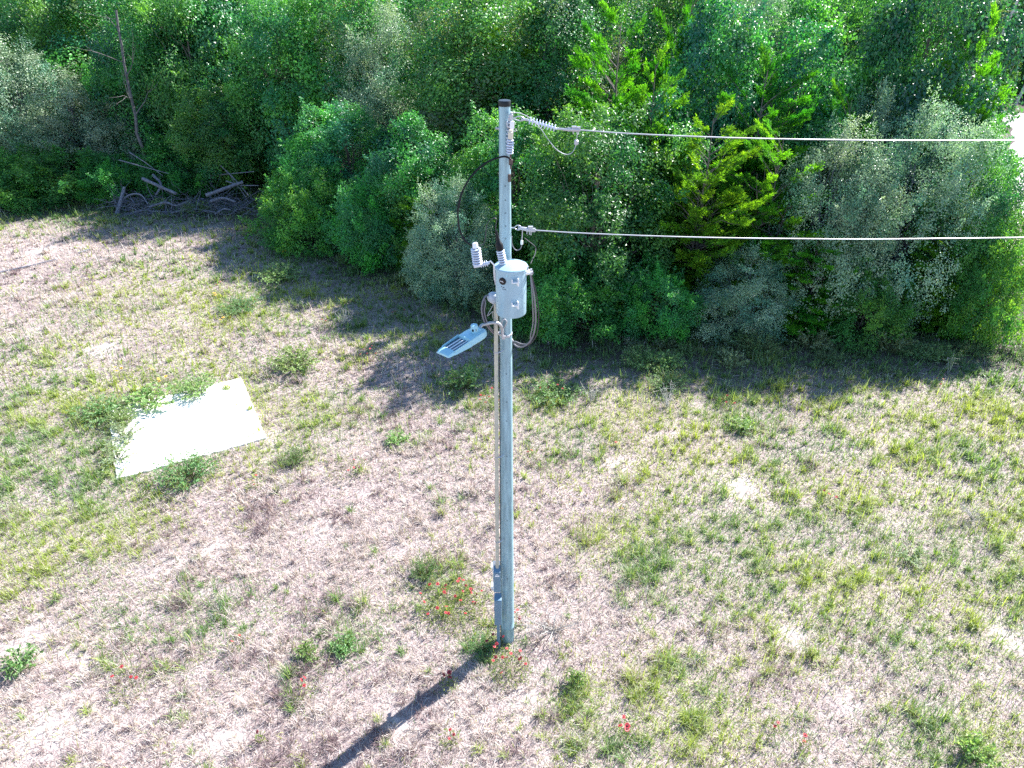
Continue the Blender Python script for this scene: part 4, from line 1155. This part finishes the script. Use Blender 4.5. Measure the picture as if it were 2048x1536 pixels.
cable([lp(1049, 476), lp(1058, 483), lp(1069, 492), lp(1071.5, 497), lp(1070, 508, YL - .1), lp(1065, 519, YL - .2), lp(1061.5, 527, YL - .28)], .005, 'dark_cable', 'thin dark wire kinked from the lower clamp to the transformer lid')

# ------------------------------------------------------------------ transformer
TX, TY, TB, TT, TR = -.012, 8.27, 6.835, 7.46, .195
tf = tag(empty('transformer', (TX, TY, TB)), 'pale blue-grey cylindrical transformer tank hung on the pole', 'transformer')
b = B(); b.lathe((TX, TY, TB), (0, 0, 1), [(0, TR - .012), (.003, TR - .004), (.012, TR), (TT - TB - .03, TR), (TT - TB - .024, TR + .010), (TT - TB - .002, TR + .010)], 56); tank = b.build('tank', M['tank_paint'], tf)
b = B(); b.lathe((TX, TY, TT), (0, 0, 1), [(0, TR + .014), (.014, TR + .016), (.026, TR + .008), (.040, TR - .03), (.056, TR * .6), (.066, TR * .3), (.069, .002)], 56); b.build('lid', M['tank_paint'], tf)
# bushing
bb0 = Vector((TX - .095, TY - .03, TT + .045)); bax = Vector((-.20, .03, 1)).normalized()
b = B(); b.lathe(bb0, bax, [(-.03, .05), (.0, .05), (.012, .04)], 24); ribbed(b, bb0, bax, 6, .185, .038, .053, .012, .55); bu = b.build('bushing', [M['pale_polymer'], M['shed_core']], tf)
b = B(); b.lathe(bb0 + bax * .195, bax, [(0, .046), (.06, .048), (.085, .040), (.105, .028), (.14, .022), (.22, .015), (.25, .010)], 20); b.build('rubber_boot', M['black_rubber'], bu)
# hanger brackets between tank and pole
for z in (TB + .12, TT - .12):
    b = B(); b.box((TX - .03, (TY + TR + PY - pr(z)) / 2, z), (.10, PY - pr(z) - TY - TR + .05, .06)); b.build('hanger', M['tank_paint'], tf)
# tank-side surface point
def on_tank(z, ang, out=0.0):
    return Vector((TX + math.sin(ang) * (TR + out), TY - math.cos(ang) * (TR + out), z)), Vector((math.sin(ang), -math.cos(ang), 0))
for z in (onplane(1030, 562, TY - TR).z, onplane(1030, 608, TY - TR).z):
    b = B()
    for sg in (-1, 1):
        p, n = on_tank(z, .22 + sg * .165, .026)
        b.box(p + Vector((0, 0, .012 if sg < 0 else -.008)), (.010, .06, .055 if sg < 0 else .10), Matrix.Rotation(.22 + sg * .165, 3, 'Z'))
    p, n = on_tank(z - .008, .22, .026)
    b.box(p, (.066, .055, .011), Matrix.Rotation(.22, 3, 'Z'))
    b.build('support_lug', M['white_steel'], tf)
# round dark plate with pale marks, labels
def decal(ang, z, w, h, m, name='decal', parent=tf, out=.002):
    vs_, n_ = [], 6
    for j in range(2):
        for i in range(n_ + 1):
            a = ang + (i / n_ - .5) * w / TR
            vs_.append(on_tank(z + (j - .5) * h, a, out)[0])
    b_ = B(); b_.add(vs_, [(i, i + 1, n_ + 2 + i, n_ + 1 + i) for i in range(n_)])
    return b_.build(name, M[m], parent)
az_, zz = -.56, onplane(1000, 563, TY - TR * .9).z
p, n = on_tank(zz, az_)
b = B(); b.lathe(p - n * .012, n, [(0, .047), (.020, .047), (.024, .043), (.024, .001)], 28); disc = b.build('round_plate', M['black_cap'], tf)
b = B(); s = Vector((math.cos(az_), math.sin(az_), 0))
b.lathe(p + n * .012 - s * .022, n, [(0, .006), (.003, .006)], 10); b.lathe(p + n * .012 + s * .0, n, [(0, .008), (.003, .008)], 10); b.box(p + n * .013 + s * .014 + Vector((0, 0, -.006)), (.010, .003, .008), Matrix.Rotation(az_, 3, 'Z'))
b.build('plate_marks', M['sticker_white'], disc)
decal(-.50, zz + .105, .05, .030, 'sticker_white', 'warning_label'); decal(-.50, zz + .108, .036, .010, 'sticker_red', 'warning_stripe', out=.003)
decal(-.27, zz + .10, .022, .075, 'lamp_paint', 'name_plate', out=.004)
for i, (da, dz, w) in enumerate(((-.64, -.075, .014), (-.52, -.082, .012), (-.46, -.078, .010), (-.57, -.105, .014), (-.48, -.108, .008), (-.40, -.102, .012), (-.34, -.108, .007))):
    decal(da, zz + dz, w, .010, 'dark_cable', 'stencil_mark')
for i, (da, dz, w, h) in enumerate(((1.32, -.16, .006, .02), (1.34, -.22, .005, .03), (1.05, -.33, .012, .010), (1.3, -.13, .004, .012))):
    decal(da, zz + dz, w, h, 'rust', 'rust_spot')
# low-voltage terminals on the right side
for i, (ang, z) in enumerate(((1.35, TT - .06), (1.55, TT - .075), (1.8, TT - .07))):
    p, n = on_tank(z, ang)
    b = B(); b.lathe(p, n, [(-.01, .030), (.012, .030), (.014, .022), (.04, .020), (.042, .012), (.07, .012)], 14)
    te = b.build('terminal', M['white_steel'], tf)
    b = B(); b.box(p + n * .065, (.022, .03, .04)); b.build('terminal_lug', M['aluminium'], te)
b = B(); p, n = on_tank(TT - .02, 1.35, .015); b.tube([p, p + Vector((.01, 0, .05))], .007, 8); b.build('lid_stud', M['aluminium'], tf)
b = B()
for z in (TT - .10, TT - .14, TT - .18):
    p, n = on_tank(z, -1.45, .006); b.box(p, (.02, .018, .02))
p, n = on_tank(TT - .14, -1.45, .004); b.box(p, (.012, .03, .17))
b.build('side_strap', M['aluminium'], tf)

# arrester
ar = tag(empty('surge_arrester', onplane(955, 531, 8.17)), 'ribbed grey surge arrester bracketed off the left of the transformer', 'surge arrester')
a0 = onplane(955.5, 529, 8.17); aax = Vector((-.10, 0, 1)).normalized()
b = B(); ribbed(b, a0, aax, 7, .218, .038, .064, .0, .52, 28); b.build('shed_stack', [M['pale_polymer'], M['shed_core']], ar)
b = B(); b.lathe(a0 + aax * .218, aax, [(0, .036), (.05, .034), (.062, .028), (.066, .005)], 18); b.build('end_cap', M['white_steel'], ar)
q = a0 + Vector((.0, .0, -.012))
b = B(); b.lathe(q - Vector((.05, 0, .012)), Vector((1, .05, .22)), [(0, .022), (.08, .026), (.20, .017)], 16); ribbed(b, q - Vector((.05, 0, .012)), Vector((1, .05, .22)), 4, .10, .018, .038, .08, .35, 18); b.build('bracket_insulator', [M['pale_polymer'], M['shed_core']], ar)
tl, _ = on_tank(TT - .07, -1.5, .01)
b = B(); b.tube([q + Vector((.13, .008, .035)), q + Vector((.155, .01, .055)), q + Vector((.20, .02, .0)), tl + Vector((-.005, 0, .0)), tl + Vector((0, 0, -.10))], .010, 8); b.build('strap', M['white_steel'], ar)
bt = bb0 + bax * .44
at_ = a0 + aax * .25
cable([bt + Vector((0, 0, -.02)), bt + Vector((-.004, -.01, .05)), onplane(993, 438.5, 8.25), onplane(985, 437, 8.24), onplane(977, 444, 8.22), onplane(972.5, 456, 8.2), onplane(971, 472, 8.19), onplane(968, 486, 8.18), onplane(961, 490, 8.17), at_], .0055, 'dark_cable', 'thin grey jumper arching from the black rubber boot to the arrester cap')

# ------------------------------------------------------------------ conduit, weatherhead, boxes
CW = Vector((-.210, 8.44, 6.97)); CB = Vector((-.246, 8.43, 2.03))
cd = tag(empty('service_conduit', (CB.x, CB.y, CB.z)), 'beige metal conduit running down the left side of the pole', 'conduit')
b = B(); b.tube([CB, CB + (CW - CB) * .5, CW], .0285, 18); b.build('pipe', M['conduit'], cd)
b = B(); wq = CW + Vector((0, 0, .02))
b.lathe(wq + Vector((.05, .0, -.06)), Vector((-.75, -.25, .42)), [(0, .04), (.03, .068), (.09, .080), (.14, .068), (.170, .040), (.178, .004)], 22); b.build('weatherhead', M['grey_polymer'], cd)
for z in (6.15, 4.35, 2.62):
    t = (z - CB.z) / (CW.z - CB.z); c = CB + (CW - CB) * t
    b = B(); b.lathe(c - Vector((0, 0, .012)), (0, 0, 1), [(0, .033), (.024, .033)], 18); b.tube([c + Vector((.02, -.02, 0)), c + Vector((.06, .0, .0)), c + Vector((.10, .06, 0))], .008, 6); b.build('pipe_clamp', M['aluminium'], cd)

def slope_box(name, x, w, yf, d, z0, z1, drop, mat_, label, decals=False):
    e = tag(empty(name, (x, yf + d / 2, z0)), label, 'electrical box')
    b = B(); b.prism([(x - w / 2, yf, z0), (x - w / 2, yf + d, z0), (x - w / 2, yf + d, z1), (x - w / 2, yf, z1 - drop)], (w, 0, 0)); b.build('enclosure', M[mat_], e, smooth=False, bevel=.006)
    b = B(); b.prism([(x - w * .44, yf - .006, z0 + .02), (x - w * .44, yf - .001, z0 + .02), (x - w * .44, yf - .001, z1 - drop - .025), (x - w * .44, yf - .006, z1 - drop - .025)], (w * .88, 0, 0)); cv = b.build('cover', M[mat_], e, smooth=False, bevel=.003)
    if decals:
        b = B(); b.box((x + .004, yf - .008, z1 - drop - .075), (w * .62, .003, .032)); b.build('label_plate', M['sticker_white'], cv)
        b = B(); b.box((x + .0, yf - .008, z1 - drop - .038), (w * .34, .003, .010)); b.build('label_strip', M['sticker_white'], cv)
    b = B(); b.box((x - w / 2 - .006, yf + d * .5, (z0 + z1) / 2), (.010, d * .3, .05)); b.build('latch', M['aluminium'], e, bevel=.002)
    return e
slope_box('disconnect_box', -.250, .113, 8.335, .125, 1.53, 2.045, .035, 'box_paint', 'upper grey electrical box with a white label, low on the pole', True)
slope_box('meter_box', -.243, .124, 8.30, .150, .745, 1.40, .03, 'box_paint', 'lower and longer grey electrical box near the pole foot')
lc = tag(empty('lower_conduit', (-.245, 8.40, 0)), 'short grey conduit running from the lower box into the ground', 'conduit')
b = B(); b.tube([(-.245, 8.40, .745), (-.242, 8.40, .38), (-.238, 8.40, -.05)], .028, 16); b.build('pipe', M['box_paint'], lc)
b = B(); b.lathe((-.240, 8.40, .12), (0, 0, 1), [(0, .036), (.07, .036)], 16); b.build('coupling', M['box_paint'], lc)
bd = tag(empty('mounting_board', (-.27, 8.475, 1.7)), 'white backing strip showing behind the grey boxes', 'board')
b = B(); b.box((-.262, 8.475, 1.80), (.125, .012, .66)); b.build('strip', M['white_steel'], bd, bevel=.002)
for qy in (1131, 1171):
    q = onplane(985, qy, 8.58)
    b = B(); b.box(q, (.05, .11, .035 if qy < 1150 else .06)); b.box(((q.x - .215) / 2, 8.50, q.z - .02), (abs(q.x + .215), .02, .02)); b.build('tab', M['sticker_white'], bd, bevel=.003)

# ------------------------------------------------------------------ service wires loop
wh = onplane(975, 590, 8.40)
rt = on_tank(TT - .075, 1.5, .09)[0]
for i, (off, m, r, rx) in enumerate(((0, 'grey_cable', .0115, 0), (1, 'dark_cable', .008, 6), (2, 'grey_cable', .008, -5))):
    o = off * 3.0
    pts = [wh + Vector((.02, 0, .0)), onplane(970 - o * .2, 594, 8.36), onplane(965 + o, 606, 8.33), onplane(963.5 + o * .9, 622, 8.32), onplane(968 + o * .8, 641, 8.34), onplane(978 + o * .5, 656, 8.40), onplane(991 + o * .3, 669 - o * .3, 8.52),
           Vector((-.16, 8.78, 6.28 - .03 * off)), Vector((-.02, 8.80, 6.18 - .03 * off)), onplane(1030, 690 - o * 1.2, 8.66), onplane(1042 + o * .4, 694 - o, 8.62), onplane(1055 + o * .8, 688 + rx * .3, 8.58), onplane(1066 + rx, 672, 8.54), onplane(1071 + rx, 645, 8.50), onplane(1070.5 + rx, 615, 8.46), onplane(1067.5 + rx * .7, 585, 8.42), onplane(1063.5 + rx * .3, 560, 8.38), onplane(1061, 545, 8.34), rt + Vector((-.01, .04 * off, .0))]
    cable(pts, r, m, ['thickest grey service cable looping from the weatherhead round the pole to the transformer', 'dark service cable looping widest to the right of the pole', 'thin grey service cable on the inside of the loop right of the pole'][i], 'service cable loops')
cable([onplane(990, 602, 8.42), onplane(984, 614, 8.40), onplane(976, 628, 8.38), onplane(975, 632, 8.38), onplane(981, 627, 8.38), onplane(986, 623, 8.38), onplane(985, 632, 8.40), onplane(988, 640, 8.44)], .004, 'aluminium', 'thin kinked wire end hanging below the weatherhead')

# ------------------------------------------------------------------ street light
LZ = 6.58
lt = tag(empty('street_light', (PX - .02, PY - .13, LZ - .1)), 'pale grey flat-headed street light on a short arm left of the pole', 'street light')
tip = Vector((-.866, 7.700, LZ - .035)); rear = Vector((-.400, 8.262, LZ - .01))
fa = (tip - rear); FL = fa.length; fa.normalize(); fs = Vector((-fa.y, fa.x, 0)).normalized(); fu = fs.cross(fa) * -1
if fu.z < 0: fu = -fu
def fp(t, s, u): return rear + fa * (t * FL) + fs * s + fu * u
def loft(secs, name, m, parent, bevel=0.0, smooth=True):
    """secs: (t, half width, bottom, top)."""
    b_ = B(); v, f = [], []
    for t, w, lo, hi in secs:
        mid = lo + (hi - lo) * .45
        ring = [(-w * .8, lo), (-w, lo + (hi - lo) * .25), (-w * .99, mid), (-w * .86, hi - (hi - lo) * .12), (-w * .55, hi), (w * .55, hi), (w * .86, hi - (hi - lo) * .12), (w * .99, mid), (w, lo + (hi - lo) * .25), (w * .8, lo)]
        v += [fp(t, a, c) for a, c in ring]
    k = 10
    for i in range(len(secs) - 1):
        for j in range(k): f.append((i * k + j, i * k + (j + 1) % k, (i + 1) * k + (j + 1) % k, (i + 1) * k + j))
    f.append(tuple(range(k - 1, -1, -1))); f.append(tuple((len(secs) - 1) * k + j for j in range(k)))
    b_.add(v, f)
    return b_.build(name, M[m], parent, smooth, bevel, 40)
loft([(-.03, .06, -.035, .030), (.0, .098, -.055, .048), (.08, .122, -.06, .058), (.25, .130, -.06, .060), (.44, .130, -.058, .052), (.455, .130, -.058, .012), (.84, .120, -.045, .004), (.85, .119, -.045, .026), (.95, .116, -.038, .018), (1.0, .110, -.030, -.004)], 'housing', 'lamp_paint', lt)
b = B(); v = [fp(.457, -.106, .0135), fp(.457, .101, .0135), fp(.838, .100, .0060), fp(.838, -.104, .0060)]; b.add(v, [(0, 1, 2, 3)]); b.build('heat_sink', M['lamp_recess'], lt)
b = B()
for s in (-.118, .112):
    b.prism([fp(.44, s, .0), fp(.86, s * .93, .0), fp(.86, s * .93, .025), fp(.44, s, .05)], fs * .012)
b.build('side_rail', M['lamp_paint'], lt)
for s in (-.058, -.004, .050):
    b = B(); b.prism([fp(.455, s, .006), fp(.845, s * .95, .003), fp(.845, s * .95, .012), fp(.70, s, .016), fp(.455, s, .022)], fs * .013)
    b.build('cooling_fin', M['white_steel'], lt)
b = B(); pc = fp(.20, .01, .055); b.lathe(pc, (0, 0, 1), [(0, .052), (.012, .052), (.014, .048), (.092, .047), (.100, .042), (.102, .004)], 24); ph = b.build('photocell', M['lamp_paint'], lt)
b = B(); b.box(pc + Vector((-.016, -.046, .040)), (.024, .008, .030)); b.box(pc + Vector((.026, -.041, .045)), (.005, .008, .036)); b.build('sensor_window', M['black_rubber'], ph)
arm = spline([Vector((PX - .045, PY - pr(LZ) - .05, LZ - .20)), Vector((PX - .045, PY - pr(LZ) - .055, LZ - .10)), onplane(1001, 651, 8.42), onplane(996, 646.5, 8.40), onplane(985, 645.5, 8.38), onplane(972, 648, 8.34), onplane(962, 652, 8.29), rear + fa * .05 + Vector((0, 0, .0))], 8)
b = B(); b.tube(arm, .0205, 14); b.build('arm', M['aluminium'], lt)
b = B(); z = LZ - .24
b.lathe((PX, PY, z), (0, 0, 1), [(0, pr(z) + .006), (.03, pr(z) + .006)], 30); b.box((PX - .03, PY - pr(z) - .03, z + .02), (.05, .06, .05)); b.box((PX + .03, PY - pr(z) - .012, z + .015), (.05, .02, .028)); b.build('pole_band', M['aluminium'], lt, bevel=.003)
b = B(); q = Vector((PX - .02, PY - pr(LZ) - .02, LZ + .0)); b.tube(spline([q + Vector((-.03, 0, -.08)), q + Vector((-.03, -.01, .0)), q + Vector((.0, -.015, .05)), q + Vector((.035, -.01, .01)), q + Vector((.01, 0, -.06)), q + Vector((-.02, .0, -.12))]), .009, 8); b.build('hanging_loop', M['aluminium'], lt)
